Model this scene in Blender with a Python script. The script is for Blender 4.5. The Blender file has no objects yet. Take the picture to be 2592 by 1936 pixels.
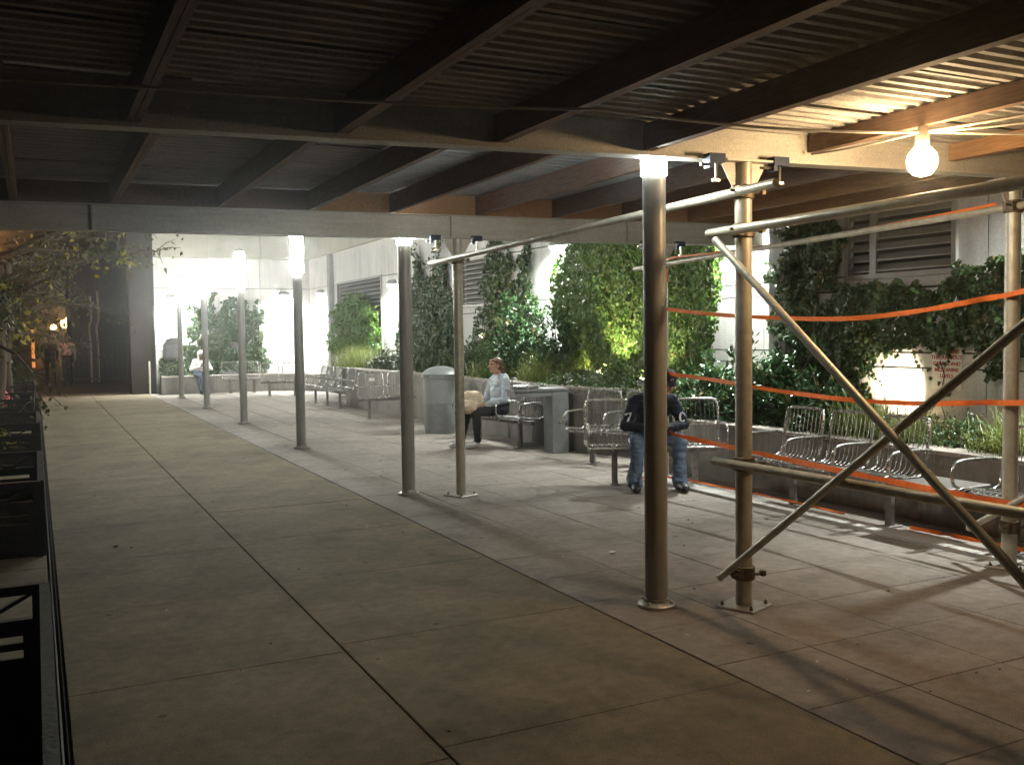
import bpy, bmesh, math, random
import numpy as np
from mathutils import Vector, Matrix, noise
random.seed(7); rng = np.random.default_rng(7)
S = bpy.context.scene
COL = S.collection
PI = math.pi

# ------------------------------------------------------------------ camera
cam = bpy.data.cameras.new('camera'); co = bpy.data.objects.new('camera', cam); COL.objects.link(co)
cam.sensor_width = 36; cam.lens = 36*2434/2592; cam.clip_start = .05; cam.clip_end = 500
cr = Vector((0.8958195, -0.44419811, -0.01398055)); cd = Vector((-0.03564041, -0.0404485, -0.99854578)); cw = Vector((0.44298665, 0.89501506, -0.05206596))
M = Matrix((cr, -cd, -cw)).transposed().to_4x4(); M.translation = (0, 0, 1.6)
co.matrix_world = M
S.camera = co

# ------------------------------------------------------------------ world, exposure
w = bpy.data.worlds.new('World'); S.world = w; w.use_nodes = True
nt = w.node_tree; nt.nodes.clear()
sky = nt.nodes.new('ShaderNodeTexSky'); sky.sky_type = 'NISHITA'; sky.sun_disc = False
sky.sun_elevation = math.radians(-3); sky.sun_rotation = math.radians(200)
bg = nt.nodes.new('ShaderNodeBackground'); bg.inputs['Strength'].default_value = .012
out = nt.nodes.new('ShaderNodeOutputWorld')
nt.links.new(sky.outputs[0], bg.inputs[0]); nt.links.new(bg.outputs[0], out.inputs[0])
S.view_settings.view_transform = 'Standard'; S.view_settings.look = 'None'
S.view_settings.gamma = 1; S.view_settings.exposure = 1.4; S.view_settings.use_curve_mapping = False
S.render.engine = 'CYCLES'
S.cycles.max_bounces = 4; S.cycles.diffuse_bounces = 3; S.cycles.glossy_bounces = 2; S.cycles.transmission_bounces = 3
S.cycles.sample_clamp_indirect = 6; S.cycles.sample_clamp_direct = 0
S.cycles.caustics_reflective = False; S.cycles.caustics_refractive = False
S.cycles.use_denoising = True

LAMP = 32      # radiance of the frosted lamp heads
WALLW = 120     # watts of each wall light
BULBW = 9      # watts of the bulb

# ------------------------------------------------------------------ materials
def mat(name, col, rough=.6, metal=0, var=.15, scale=6, bump=.0, bscale=60, stain=0, col2=None, spec=.5, leaf=False, stretch=None, objvar=0, trans=0, gum=False):
    m = bpy.data.materials.new(name); m.use_nodes = True
    n = m.node_tree.nodes; L = m.node_tree.links; b = n['Principled BSDF']
    geo = n.new('ShaderNodeNewGeometry')
    vec = geo.outputs['Position']
    if stretch:
        mp = n.new('ShaderNodeMapping'); mp.inputs['Scale'].default_value = stretch; L.new(vec, mp.inputs[0]); vec = mp.outputs[0]
    nz = n.new('ShaderNodeTexNoise'); nz.inputs['Scale'].default_value = scale; nz.inputs['Detail'].default_value = 6; nz.inputs['Roughness'].default_value = .6
    L.new(vec, nz.inputs['Vector'])
    mr = n.new('ShaderNodeMapRange'); mr.inputs[1].default_value = .3; mr.inputs[2].default_value = .7
    L.new(nz.outputs['Fac'], mr.inputs[0])
    mx = n.new('ShaderNodeMix'); mx.data_type = 'RGBA'
    c2 = col2 or tuple(c*(1-var) for c in col); c1 = col if col2 else tuple(c*(1+var) for c in col)
    mx.inputs[6].default_value = (*c1, 1); mx.inputs[7].default_value = (*c2, 1)
    if leaf:
        L.new(geo.outputs['Random Per Island'], mx.inputs[0])
        wn = n.new('ShaderNodeTexWhiteNoise'); wn.noise_dimensions = '1D'; L.new(geo.outputs['Random Per Island'], wn.inputs['W'])
        gt = n.new('ShaderNodeMath'); gt.operation = 'GREATER_THAN'; gt.inputs[1].default_value = .93; L.new(wn.outputs['Value'], gt.inputs[0])
        m2 = n.new('ShaderNodeMix'); m2.data_type = 'RGBA'; L.new(gt.outputs[0], m2.inputs[0]); L.new(mx.outputs[2], m2.inputs[6]); m2.inputs[7].default_value = (.14, .11, .035, 1); mx = m2
    else: L.new(mr.outputs[0], mx.inputs[0])
    cur = mx.outputs[2]
    if stain:
        n2 = n.new('ShaderNodeTexNoise'); n2.inputs['Scale'].default_value = .9; n2.inputs['Detail'].default_value = 8; n2.inputs['Roughness'].default_value = .7
        L.new(geo.outputs['Position'], n2.inputs['Vector'])
        r2 = n.new('ShaderNodeMapRange'); r2.inputs[1].default_value = .48; r2.inputs[2].default_value = .72; r2.inputs[3].default_value = 1; r2.inputs[4].default_value = 1-stain
        L.new(n2.outputs['Fac'], r2.inputs[0])
        n3 = n.new('ShaderNodeTexNoise'); n3.inputs['Scale'].default_value = 120; n3.inputs['Detail'].default_value = 2
        L.new(geo.outputs['Position'], n3.inputs['Vector'])
        r3 = n.new('ShaderNodeMapRange'); r3.inputs[1].default_value = .35; r3.inputs[2].default_value = .65; r3.inputs[3].default_value = .82; r3.inputs[4].default_value = 1.12
        L.new(n3.outputs['Fac'], r3.inputs[0])
        mu0 = n.new('ShaderNodeMath'); mu0.operation = 'MULTIPLY'; L.new(r2.outputs[0], mu0.inputs[0]); L.new(r3.outputs[0], mu0.inputs[1])
        if gum:
            vo = n.new('ShaderNodeTexVoronoi'); vo.inputs['Scale'].default_value = 2.6; L.new(geo.outputs['Position'], vo.inputs['Vector'])
            rg = n.new('ShaderNodeMapRange'); rg.inputs[1].default_value = .045; rg.inputs[2].default_value = .065; rg.inputs[3].default_value = .5; rg.inputs[4].default_value = 1; L.new(vo.outputs['Distance'], rg.inputs[0])
            n5 = n.new('ShaderNodeTexNoise'); n5.inputs['Scale'].default_value = 14; n5.inputs['Detail'].default_value = 5; L.new(geo.outputs['Position'], n5.inputs['Vector'])
            r5 = n.new('ShaderNodeMapRange'); r5.inputs[1].default_value = .35; r5.inputs[2].default_value = .65; r5.inputs[3].default_value = .86; r5.inputs[4].default_value = 1.1; L.new(n5.outputs['Fac'], r5.inputs[0])
            mu1 = n.new('ShaderNodeMath'); mu1.operation = 'MULTIPLY'; L.new(mu0.outputs[0], mu1.inputs[0]); L.new(rg.outputs[0], mu1.inputs[1])
            mu2 = n.new('ShaderNodeMath'); mu2.operation = 'MULTIPLY'; L.new(mu1.outputs[0], mu2.inputs[0]); L.new(r5.outputs[0], mu2.inputs[1]); mu0 = mu2
        hs = n.new('ShaderNodeHueSaturation'); L.new(mu0.outputs[0], hs.inputs['Value']); L.new(cur, hs.inputs['Color']); cur = hs.outputs[0]
    if objvar:
        oi = n.new('ShaderNodeObjectInfo'); r4 = n.new('ShaderNodeMapRange'); r4.inputs[3].default_value = 1-objvar; r4.inputs[4].default_value = 1+objvar
        L.new(oi.outputs['Random'], r4.inputs[0])
        h2 = n.new('ShaderNodeHueSaturation'); L.new(r4.outputs[0], h2.inputs['Value']); L.new(cur, h2.inputs['Color']); cur = h2.outputs[0]
    L.new(cur, b.inputs['Base Color'])
    rr = n.new('ShaderNodeMapRange'); rr.inputs[3].default_value = max(.05, rough-.08); rr.inputs[4].default_value = min(1, rough+.1)
    L.new(nz.outputs['Fac'], rr.inputs[0]); L.new(rr.outputs[0], b.inputs['Roughness'])
    b.inputs['Metallic'].default_value = metal
    b.inputs['Specular IOR Level'].default_value = spec
    if bump:
        n4 = n.new('ShaderNodeTexNoise'); n4.inputs['Scale'].default_value = bscale; n4.inputs['Detail'].default_value = 4; L.new(vec, n4.inputs['Vector'])
        bp = n.new('ShaderNodeBump'); bp.inputs['Strength'].default_value = bump; bp.inputs['Distance'].default_value = .01
        L.new(n4.outputs['Fac'], bp.inputs['Height']); L.new(bp.outputs[0], b.inputs['Normal'])
    if trans:
        tr = n.new('ShaderNodeBsdfTranslucent'); L.new(cur, tr.inputs[0]); ms = n.new('ShaderNodeMixShader'); ms.inputs[0].default_value = trans
        o = n['Material Output']; L.new(b.outputs[0], ms.inputs[1]); L.new(tr.outputs[0], ms.inputs[2]); L.new(ms.outputs[0], o.inputs[0])
    return m

def emis(name, col, s):
    m = bpy.data.materials.new(name); m.use_nodes = True; n = m.node_tree.nodes; b = n['Principled BSDF']
    b.inputs['Base Color'].default_value = (.8, .8, .8, 1); b.inputs['Emission Color'].default_value = (*col, 1); b.inputs['Emission Strength'].default_value = s
    return m

T = {}
T['walk'] = mat('walkway concrete', (.215, .168, .105), .9, var=.18, scale=2.2, bump=.35, bscale=90, stain=.5, objvar=.02, gum=True)
T['paver'] = mat('paver concrete', (.28, .237, .207), .8, var=.12, scale=4, bump=.25, bscale=110, stain=.45, objvar=.03, gum=True)
T['joint'] = mat('joint dirt', (.10, .09, .08), .95, var=.3, scale=20)
T['kerbstone'] = mat('pale kerb stone', (.48, .45, .42), .75, var=.1, scale=8, bump=.2, stain=.2)
T['asphalt'] = mat('asphalt', (.05, .048, .045), .9, var=.3, scale=30, bump=.4)
T['soil'] = mat('soil', (.05, .035, .022), .95, var=.4, scale=25, bump=.8, bscale=40)
T['planter'] = mat('board formed concrete', (.27, .25, .225), .85, var=.22, scale=3, bump=.4, bscale=30, stain=.45, stretch=(9, 9, .7))
T['coping'] = mat('planter coping', (.36, .31, .275), .8, var=.12, scale=5, bump=.25, bscale=80, stain=.3)
T['wall'] = mat('painted wall panel', (.60, .57, .55), .75, var=.10, scale=2.5, bump=.15, bscale=70, stain=.2, objvar=.04, stretch=(4, 4, .35))
T['fascia'] = mat('beige fascia', (.42, .39, .32), .8, var=.07, scale=2, bump=.15, stain=.2)
T['pier'] = mat('concrete pier', (.33, .32, .31), .85, var=.12, scale=4, bump=.2, stain=.3)
T['louv'] = mat('louvre metal', (.30, .28, .26), .5, .3, var=.1, scale=8)
T['dark'] = mat('dark void', (.02, .02, .02), .9, var=.2)
T['steelpaint'] = mat('lamp pole paint', (.34, .325, .295), .38, .1, var=.1, scale=9, bump=.03)
T['base'] = mat('cast base', (.42, .39, .36), .4, .7, var=.15, scale=14)
T['galv'] = mat('galvanised tube', (.50, .465, .38), .4, .3, var=.22, scale=14, bump=.12, bscale=150)
T['coupler'] = mat('rusty coupler', (.16, .12, .08), .55, .7, var=.4, scale=40, bump=.3)
T['header'] = mat('galvanised header', (.58, .55, .50), .55, .25, var=.1, scale=5, bump=.08, stain=.25, stretch=(.4, 2, 6))
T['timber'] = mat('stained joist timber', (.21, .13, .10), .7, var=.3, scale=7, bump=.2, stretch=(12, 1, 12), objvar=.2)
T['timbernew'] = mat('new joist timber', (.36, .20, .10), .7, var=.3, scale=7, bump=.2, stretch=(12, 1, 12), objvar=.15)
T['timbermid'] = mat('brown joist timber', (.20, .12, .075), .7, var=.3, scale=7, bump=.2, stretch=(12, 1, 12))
T['deck'] = mat('corrugated deck', (.42, .40, .37), .7, .0, var=.3, scale=5, bump=.05, stain=.5, stretch=(.6, 4, 4), objvar=.12)
T['deck2'] = mat('pale deck', (.46, .47, .49), .6, .1, var=.12, scale=3, stain=.25)
T['blue'] = mat('blue clamp', (.012, .02, .055), .45, .3, var=.2, scale=30)
T['bolt'] = mat('zinc bolt', (.6, .56, .45), .3, .9, var=.1)
T['cable'] = mat('pale cable', (.5, .45, .38), .5, var=.1)
T['tape'] = mat('orange tape', (.95, .23, .035), .5, var=.14, scale=30, trans=.2)
T['chrome'] = mat('bench wire steel', (.50, .48, .46), .27, .9, var=.12, scale=20)
T['wire'] = mat('bench thin wire', (.26, .25, .24), .35, .8, var=.15, scale=20)
T['benchleg'] = mat('bench leg', (.22, .20, .19), .5, .6, var=.2, scale=20)
T['bin'] = mat('bin steel', (.34, .35, .345), .42, .55, var=.08, scale=5, bump=.05)
T['bin2'] = mat('bin base', (.24, .245, .24), .55, .4, var=.12, scale=8)
T['iron'] = mat('black iron', (.022, .02, .02), .5, .5, var=.3, scale=30, bump=.2)
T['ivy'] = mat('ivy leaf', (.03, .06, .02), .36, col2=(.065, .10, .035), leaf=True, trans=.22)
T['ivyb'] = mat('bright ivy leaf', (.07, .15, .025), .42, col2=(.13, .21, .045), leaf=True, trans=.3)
T['laurel'] = mat('laurel leaf', (.025, .06, .022), .28, col2=(.05, .10, .035), leaf=True, trans=.15)
T['grass'] = mat('grass blade', (.11, .16, .03), .5, col2=(.21, .22, .06), leaf=True, trans=.3)
T['dry'] = mat('autumn leaf', (.10, .09, .025), .6, col2=(.04, .055, .015), leaf=True, trans=.3)
T['yellow'] = mat('yellow leaf', (.5, .36, .05), .6, col2=(.3, .3, .05), leaf=True, trans=.35)
T['bark'] = mat('bark', (.09, .065, .045), .9, var=.4, scale=12, bump=.8, bscale=25, stretch=(4, 4, 1))
T['vstem'] = mat('vine stem', (.10, .07, .045), .85, var=.3)
T['brick'] = mat('dark facade', (.03, .023, .022), .85, var=.25, scale=3, bump=.3, stretch=(8, 8, .6), stain=.4)
T['brown'] = mat('brown wall end', (.03, .021, .015), .8, var=.25, scale=3, bump=.2, stain=.3)
T['fence'] = mat('painted fence', (.05, .06, .055), .5, .4, var=.2)
T['sign'] = mat('sign board', (.74, .70, .64), .6, var=.05)
T['signred'] = mat('sign red', (.38, .035, .03), .6, var=.1)
T['skin'] = mat('skin', (.50, .27, .19), .55, var=.08, scale=30)
T['skin2'] = mat('dark skin', (.13, .06, .035), .55, var=.08, scale=30)
T['navy'] = mat('navy fleece', (.012, .014, .028), .85, var=.25, scale=30, bump=.3, bscale=60)
T['jeans'] = mat('washed denim', (.055, .085, .15), .85, col2=(.15, .19, .26), scale=9, bump=.3, bscale=200)
T['shoe'] = mat('dark shoe', (.02, .018, .018), .45, var=.2)
T['greyhood'] = mat('pale grey fleece', (.43, .46, .50), .9, var=.12, scale=12, bump=.5, bscale=25)
T['black'] = mat('black trousers', (.015, .015, .018), .8, var=.2, bump=.3, bscale=30)
T['white'] = mat('white cotton', (.72, .70, .70), .85, var=.06, scale=12, bump=.2)
T['pink'] = mat('pale pink top', (.62, .42, .40), .85, var=.08)
T['cream'] = mat('cream canvas', (.66, .52, .38), .85, var=.1, scale=10, bump=.4, bscale=20)
T['hair'] = mat('auburn hair', (.13, .055, .028), .5, var=.35, scale=30, stretch=(1, 1, .2), bump=.5, bscale=60)
T['cap'] = mat('dark cap', (.02, .02, .025), .8, var=.2)
T['silver'] = mat('print silver', (.6, .6, .62), .6, var=.05)
T['box'] = mat('grey cabinet', (.12, .11, .11), .5, .3, var=.2)
T['red'] = mat('red plastic', (.45, .02, .03), .5, var=.1)
T['litter'] = mat('litter paper', (.75, .72, .68), .8, var=.08)
T['eye'] = mat('eye', (.02, .015, .012), .2, var=0)
T['sheet'] = mat('corner steel', (.20, .20, .20), .45, .6, var=.2)
T['street'] = mat('street ground', (.06, .05, .042), .9, var=.3, scale=5, bump=.3)
T['lip'] = mat('lips', (.30, .11, .09), .5, var=.05)
T['glowhead'] = emis('frosted lamp head', (.93, 1, .93), LAMP)
T['glowfar'] = emis('frosted lamp head far', (.95, 1, .92), LAMP*3)
T['glownear'] = emis('frosted lamp head near', (.93, 1, .93), LAMP*1.3)
T['walllens'] = emis('wall light lens', (.95, 1, .96), 25)
T['bulb'] = emis('glowing bulb', (1, .69, .36), 100)
T['spotlens'] = emis('spot lens', (1, .8, .45), 40)
T['sodium'] = emis('street lamp glow', (1, .50, .16), 35)
T['litdoor'] = emis('lit doorway', (1, .32, .07), .35)

# ------------------------------------------------------------------ mesh helper
class MB:
    def __init__(s): s.v = []; s.f = []; s.m = []
    def add(s, vs, fs, m=0):
        o = len(s.v); s.v += [tuple(v) for v in vs]; s.f += [tuple(i+o for i in f) for f in fs]; s.m += [m]*len(fs); return s
    def box(s, x0, x1, y0, y1, z0, z1, m=0, X=None):
        vs = [Vector(p) for p in ((x0,y0,z0),(x1,y0,z0),(x1,y1,z0),(x0,y1,z0),(x0,y0,z1),(x1,y0,z1),(x1,y1,z1),(x0,y1,z1))]
        if X is not None: vs = [X @ v for v in vs]
        return s.add(vs, [(3,2,1,0),(4,5,6,7),(0,1,5,4),(1,2,6,5),(2,3,7,6),(3,0,4,7)], m)
    def cbox(s, x0, x1, y0, y1, z0, z1, c=.006, m=0):   # box with chamfered edges on the vertical sides and top
        ring = lambda i, z: [(x0+i,y0+i,z),(x1-i,y0+i,z),(x1-i,y1-i,z),(x0+i,y1-i,z)]
        vs = ring(0,z0)+ring(0,z1-c)+ring(c,z1)
        fs = [(3,2,1,0)]
        for k in (0,4):
            for i in range(4): fs.append((k+i,k+(i+1)%4,k+4+(i+1)%4,k+4+i))
        fs.append((8,9,10,11)); return s.add(vs, fs, m)
    def tube(s, pts, r, n=8, m=0, caps=True, closed=False):
        pts = [Vector(p) for p in pts]; rs = r if isinstance(r, (list, tuple)) else [r]*len(pts)
        vs = []; N = len(pts); up = None
        for i, p in enumerate(pts):
            if closed: d = pts[(i+1)%N]-pts[i-1]
            else: d = pts[min(i+1,N-1)]-pts[max(i-1,0)]
            d.normalize()
            if up is None: up = Vector((0,0,1)) if abs(d.z) < .9 else Vector((1,0,0))
            a = d.cross(up)
            if a.length < 1e-4: a = d.orthogonal()
            a.normalize(); b = a.cross(d); b.normalize(); up = b
            for k in range(n):
                t = 2*PI*k/n; vs.append(p+a*math.cos(t)*rs[i]+b*math.sin(t)*rs[i])
        fs = []
        for i in range(N if closed else N-1):
            j = (i+1)%N
            for k in range(n): fs.append((i*n+k, i*n+(k+1)%n, j*n+(k+1)%n, j*n+k))
        if caps and not closed: fs.append(tuple(range(n-1,-1,-1))); fs.append(tuple((N-1)*n+k for k in range(n)))
        return s.add(vs, fs, m)
    def lathe(s, prof, c=(0,0,0), n=24, m=0):
        vs = []; fs = []
        for r, z in prof:
            for k in range(n): t = 2*PI*k/n; vs.append((c[0]+r*math.cos(t), c[1]+r*math.sin(t), c[2]+z))
        for i in range(len(prof)-1):
            for k in range(n): fs.append((i*n+k, i*n+(k+1)%n, (i+1)*n+(k+1)%n, (i+1)*n+k))
        fs.append(tuple(range(n-1,-1,-1))); fs.append(tuple((len(prof)-1)*n+k for k in range(n)))
        return s.add(vs, fs, m)
    def prism(s, poly, z0, z1, m=0, X=None):
        n = len(poly); vs = [Vector((x,y,z0)) for x,y in poly]+[Vector((x,y,z1)) for x,y in poly]
        if X is not None: vs = [X @ v for v in vs]
        fs = [tuple(range(n-1,-1,-1)), tuple(range(n,2*n))]+[(i,(i+1)%n,n+(i+1)%n,n+i) for i in range(n)]
        return s.add(vs, fs, m)
    def mesh(s, name, mats, smooth=None):
        me = bpy.data.meshes.new(name); me.from_pydata(s.v, [], s.f)
        for t in (mats if isinstance(mats, (list,tuple)) else [mats]): me.materials.append(t)
        if any(s.m): me.polygons.foreach_set('material_index', s.m)
        if smooth is not None:
            me.polygons.foreach_set('use_smooth', [True]*len(me.polygons)); me.set_sharp_from_angle(angle=math.radians(smooth))
        me.update(); return me
    def build(s, name, mats, parent=None, loc=None, smooth=None):
        return link(name, s.mesh(name, mats, smooth), parent, loc)

def link(name, me, parent=None, loc=None):
    o = bpy.data.objects.new(name, me); COL.objects.link(o)
    if parent: o.parent = parent
    if loc: o.location = loc
    return o
def tag(o, label, cat, group=None, kind=None):
    o['label'] = label; o['category'] = cat
    if group: o['group'] = group
    if kind: o['kind'] = kind
    return o
def thing(name, label, cat, loc=(0,0,0), rz=0, group=None):
    o = bpy.data.objects.new(name, None); COL.objects.link(o); o.location = loc; o.rotation_euler = (0,0,rz); o.empty_display_size = .1
    return tag(o, label, cat, group)
def struct(o, label=None):
    o['kind'] = 'structure'
    if label: o['label'] = label
    return o
def dup(r, loc, rz, label, parts=None):
    c = r.copy(); COL.objects.link(c); c.location = loc; c.rotation_euler = (0,0,rz); c['label'] = label
    for ch in list(r.children):
        d = ch.copy(); COL.objects.link(d); d.parent = c
        for g in list(ch.children):
            e = g.copy(); COL.objects.link(e); e.parent = d
    return c
def R2(x, y, z=0, rz=0): return Matrix.Translation((x,y,z)) @ Matrix.Rotation(rz, 4, 'Z')

# ================================================================== ground
g = MB().box(-30, 34, -12, 95, -.4, -.06).build('ground', T['street']); struct(g, 'dark ground of the street and beds around the plaza')
walk = MB().box(0.06, 2.84, -4, 30.2, -.05, -.012).build('walkway', T['joint']); struct(walk, 'concrete walkway of large flags')
def slab(parent, cache, w_, l_, x, y, mt, name, z=0, h=.04):
    k = (name, round(w_,2), round(l_,2))
    if k not in cache: cache[k] = MB().cbox(0, w_, 0, l_, -h, 0, .003).mesh(name, mt)
    o = link(name, cache[k], parent, (x, y, z)); o.rotation_euler = (random.uniform(-.0005,.0005), random.uniform(-.0005,.0005), 0); return o
cache = {}
y = -3.7
while y < 30:
    l_ = 1.395 if y+1.4 < 30.2 else 30.2-y
    slab(walk, cache, 1.482, l_, 1.359, y+.1, T['walk'], 'concrete_flag', random.uniform(-.001,.001))
    y += 1.4
y = -3.6
while y < 30:
    l_ = 1.375 if y+1.38 < 30.2 else 30.2-y
    slab(walk, cache, 1.275, l_, .075, y, T['walk'], 'concrete_flag', random.uniform(-.001,.001)); y += 1.38
side = MB().box(-2.5, .035, -4, 30.2, -.05, -.012).build('pavement', T['joint']); struct(side, 'pavement strip along the tree guards')
y = -3.6
while y < 30:
    slab(side, cache, 1.2, 1.365, -1.18, y, T['walk'], 'concrete_flag'); slab(side, cache, 1.2, 1.365, -2.4, y, T['walk'], 'concrete_flag'); y += 1.38
plaza = MB().box(2.848, 7.6, -4, 29, -.05, -.014).build('plaza', T['joint']); struct(plaza, 'plaza floor of square pavers')
xs = [2.853, 3.45, 4.06, 4.67, 5.27]; xe = [3.442, 4.052, 4.662, 5.262, 5.775]
y = -.65
while y < 13.9:
    for a, b_ in zip(xs, xe):
        slab(plaza, cache, b_-a+.003, .605, a, y, T['paver'], 'paving_slab', random.uniform(-.0012,.0012))
    y += .61
yfar = y
mb = MB()
for ix, (a, b_) in enumerate(zip(xs+[5.79, 6.4, 7.0], xe+[6.39, 6.99, 7.6])):
    yy = yfar if ix < 5 else 8.6
    while yy < 28.9: mb.cbox(a, b_, yy, min(yy+.6, 29), -.04, random.uniform(-.001,.001), .006); yy += .61
o = mb.build('far_paving_slab', T['paver'], plaza); o['kind'] = 'stuff'
ks = bpy.data.objects.new('kerb', None); COL.objects.link(ks); struct(ks, 'pale kerb strip in front of the long bench'); cm = {}
y = -.5
while y < 8.4:
    slab(ks, cm, .19, .992, 5.79, y, T['kerbstone'], 'kerb_stone', .028, h=.06); y += 1.0
fl = MB().box(5.985, 6.5, -.5, 8.5, -.05, -.004).build('bench_floor', T['paver']); struct(fl, 'strip of floor under the long bench')
# metal edging slot by the tree guards
e = MB().box(.037, .045, -3.6, 30, -.03, .004).build('edging_strip', T['sheet']); struct(e, 'thin steel edging between walkway and tree strip')

# ------------------------------------------------------------------ thin haze added to stand in for lens glow
hz = MB().box(-32, 36, -14, 97, -1.4, 11.5).build('haze', []); hz['kind'] = 'stuff'; hz['label'] = 'thin haze added to stand in for lens glow round the lamps'; hz['category'] = 'haze'
hm = bpy.data.materials.new('haze'); hm.use_nodes = True; n = hm.node_tree.nodes; n.clear(); o_ = n.new('ShaderNodeOutputMaterial'); v_ = n.new('ShaderNodeVolumePrincipled')
v_.inputs['Density'].default_value = .0026; v_.inputs['Color'].default_value = (.9, .93, .95, 1); v_.inputs['Anisotropy'].default_value = .9
hm.node_tree.links.new(v_.outputs[0], o_.inputs['Volume']); hz.data.materials.append(hm)

# ================================================================== planters
def planter(name, poly, h, label, cw_=.28):
    t = thing(name, label, 'planter', (0,0,0))
    P = [Vector(p).to_2d() for p in poly]
    # offset inwards (towards +x or given interior side is on the right of the direction of travel)
    n = len(P); off = []
    for i in range(n):
        d1 = (P[i]-P[i-1]).normalized() if i else (P[1]-P[0]).normalized()
        d2 = (P[i+1]-P[i]).normalized() if i < n-1 else d1
        d = (d1+d2).normalized(); nr = Vector((d.y, -d.x)); off.append(P[i]+nr*cw_)
    mbw = MB(); mc = MB()
    for i in range(n-1):
        a, b_, c_, d_ = P[i], P[i+1], off[i+1], off[i]
        mbw.prism([tuple(a), tuple(d_), tuple(c_), tuple(b_)], -.05, h-.035)
    lip = .015
    ex = [p-(off[i]-p).normalized()*lip for i, p in enumerate(P)]
    mbw.build('planter_wall', T['planter'], t)
    for i in range(n-1):
        L_ = (ex[i+1]-ex[i]); k = max(1, round(L_.length/1.1))
        for j in range(k):
            a = ex[i].lerp(ex[i+1], j/k); b_ = ex[i].lerp(ex[i+1], (j+1)/k); c_ = off[i].lerp(off[i+1], (j+1)/k); d_ = off[i].lerp(off[i+1], j/k)
            g_ = (b_-a).normalized()*.003
            MB().prism([tuple(a+g_), tuple(d_+g_), tuple(c_-g_), tuple(b_-g_)], h-.035, h).build('coping_stone', T['coping'], t)
    return t, off
p1, off1 = planter('concrete_planter', [(6.5,-.5),(6.5,8.6),(6.62,9.15),(6.95,9.6),(7.5,9.8)], .60, 'long low concrete planter behind the nearest bench row')
p2, off2 = planter('concrete_planter', [(7.5,9.95),(6.9,10.1),(6.55,10.5),(6.42,11.2),(6.42,13.0),(6.5,15.5),(6.35,17.8),(6.2,19),(6.2,20),(6.4,21.6),(6.9,23),(7.5,23.4)], .86, 'tall curving concrete planter behind the woman and the litter bin')
p3, off3 = planter('concrete_planter', [(3.1,28.15),(6.1,28.15),(6.8,27.6),(7.5,26.6)][::-1], .5, 'low concrete planter along the far end wall', .28)
for o in (p3,):
    pass
def soil(x0, x1, y0, y1, z, parent, X=None):
    nx, ny = 6, max(4, int((y1-y0)*2)); vs = []; fs = []
    for j in range(ny+1):
        for i in range(nx+1):
            x = x0+(x1-x0)*i/nx; y_ = y0+(y1-y0)*j/ny
            vs.append((x, y_, z+.05*noise.noise(Vector((x*2,y_*2,z)))))
    for j in range(ny):
        for i in range(nx): a = j*(nx+1)+i; fs.append((a,a+1,a+nx+2,a+nx+1))
    return MB().add(vs, fs).build('soil', T['soil'], parent)
soil(6.7, 7.52, -.5, 9.5, .54, p1); soil(6.6, 7.52, 10.3, 22.8, .80, p2); soil(3.15, 7.5, 28.4, 28.95, .45, p3)

# ================================================================== building
WX = 7.55
bld = thing('building', 'pale building wall with panel joints, louvres and wall lights behind the planters', 'building', (WX,0,0))
MB().box(.03, .5, -2, 29.6, 0, 3.85).build('wall_core', T['dark'], bld)
rows = [(0,1.20),(1.215,1.345),(1.36,1.965),(1.98,2.115),(2.13,2.98),(2.995,3.86)]
pc = {}
holes = [(6.09,7.35,2.12,2.98),(15.5,17.25,2.13,2.98),(22.2,25.9,.86,2.98)]
ycols = []; y = -1.5
while y < 29: ycols.append(y); y += 1.45
for (z0, z1) in rows:
    for yc in ycols:
        segs = [(yc+.007, min(yc+1.443, 28.99))]
        for (ha, hb, hz0, hz1) in holes:
            if z0 < hz1-.03 and z1 > hz0+.03:
                ns = []
                for a, b_ in segs:
                    if hb <= a or ha >= b_: ns.append((a,b_)); continue
                    if ha > a+.02: ns.append((a,ha))
                    if hb < b_-.02: ns.append((hb,b_))
                segs = ns
        for a, b_ in segs:
            k = (round(b_-a,3), z0, z1)
            if k not in pc: pc[k] = MB().box(0, .05, 0, b_-a, z0, z1).mesh('wall_panel', T['wall'])
            link('wall_panel', pc[k], bld, (-.02, a, 0))
# upper fascia
for i in range(20):
    MB().box(-.17, .4, -.5+i*1.5+.004, -.5+(i+1)*1.5-.004, 3.86, 6.2).build('fascia_panel', T['fascia'], bld)
# end wall
for i in range(3):
    x0 = -4.5+i*1.5
    for (z0, z1) in rows:
        MB().box(x0+.006, x0+1.494, 29-.0, 29.06, z0, z1).build('wall_panel', T['wall'], bld)
MB().box(-4.48, 0, 29.07, 29.5, 0, 3.85).build('wall_core', T['dark'], bld)
for i in range(3): MB().box(-4.5+i*1.5+.004, -4.5+(i+1)*1.5-.004-(.18 if i==2 else 0), 28.85, 29.5, 3.862, 6.2).build('fascia_panel', T['fascia'], bld)
MB().box(-5.15, -4.52, 28.95, 29.6, 0, 6.2).build('wall_end', T['brown'], bld)
MB().box(-4.55, -4.49, 28.9, 28.949, 0, 6.2).build('corner_strip', T['brown'], bld)
# piers, and an added light-blocking fin
for yy, wd in ((8.15,.26),(26.3,.22),(-.6,.26)):
    MB().box(-.16, -.021, yy, yy+wd, 0, 3.84).build('pier', T['pier'], bld)
MB().box(-.72, -.021, 3.95, 4.13, .62, 3.84).build('pier', T['pier'], bld)  # unseen deep fin added to keep the right wall light off the near paving
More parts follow.
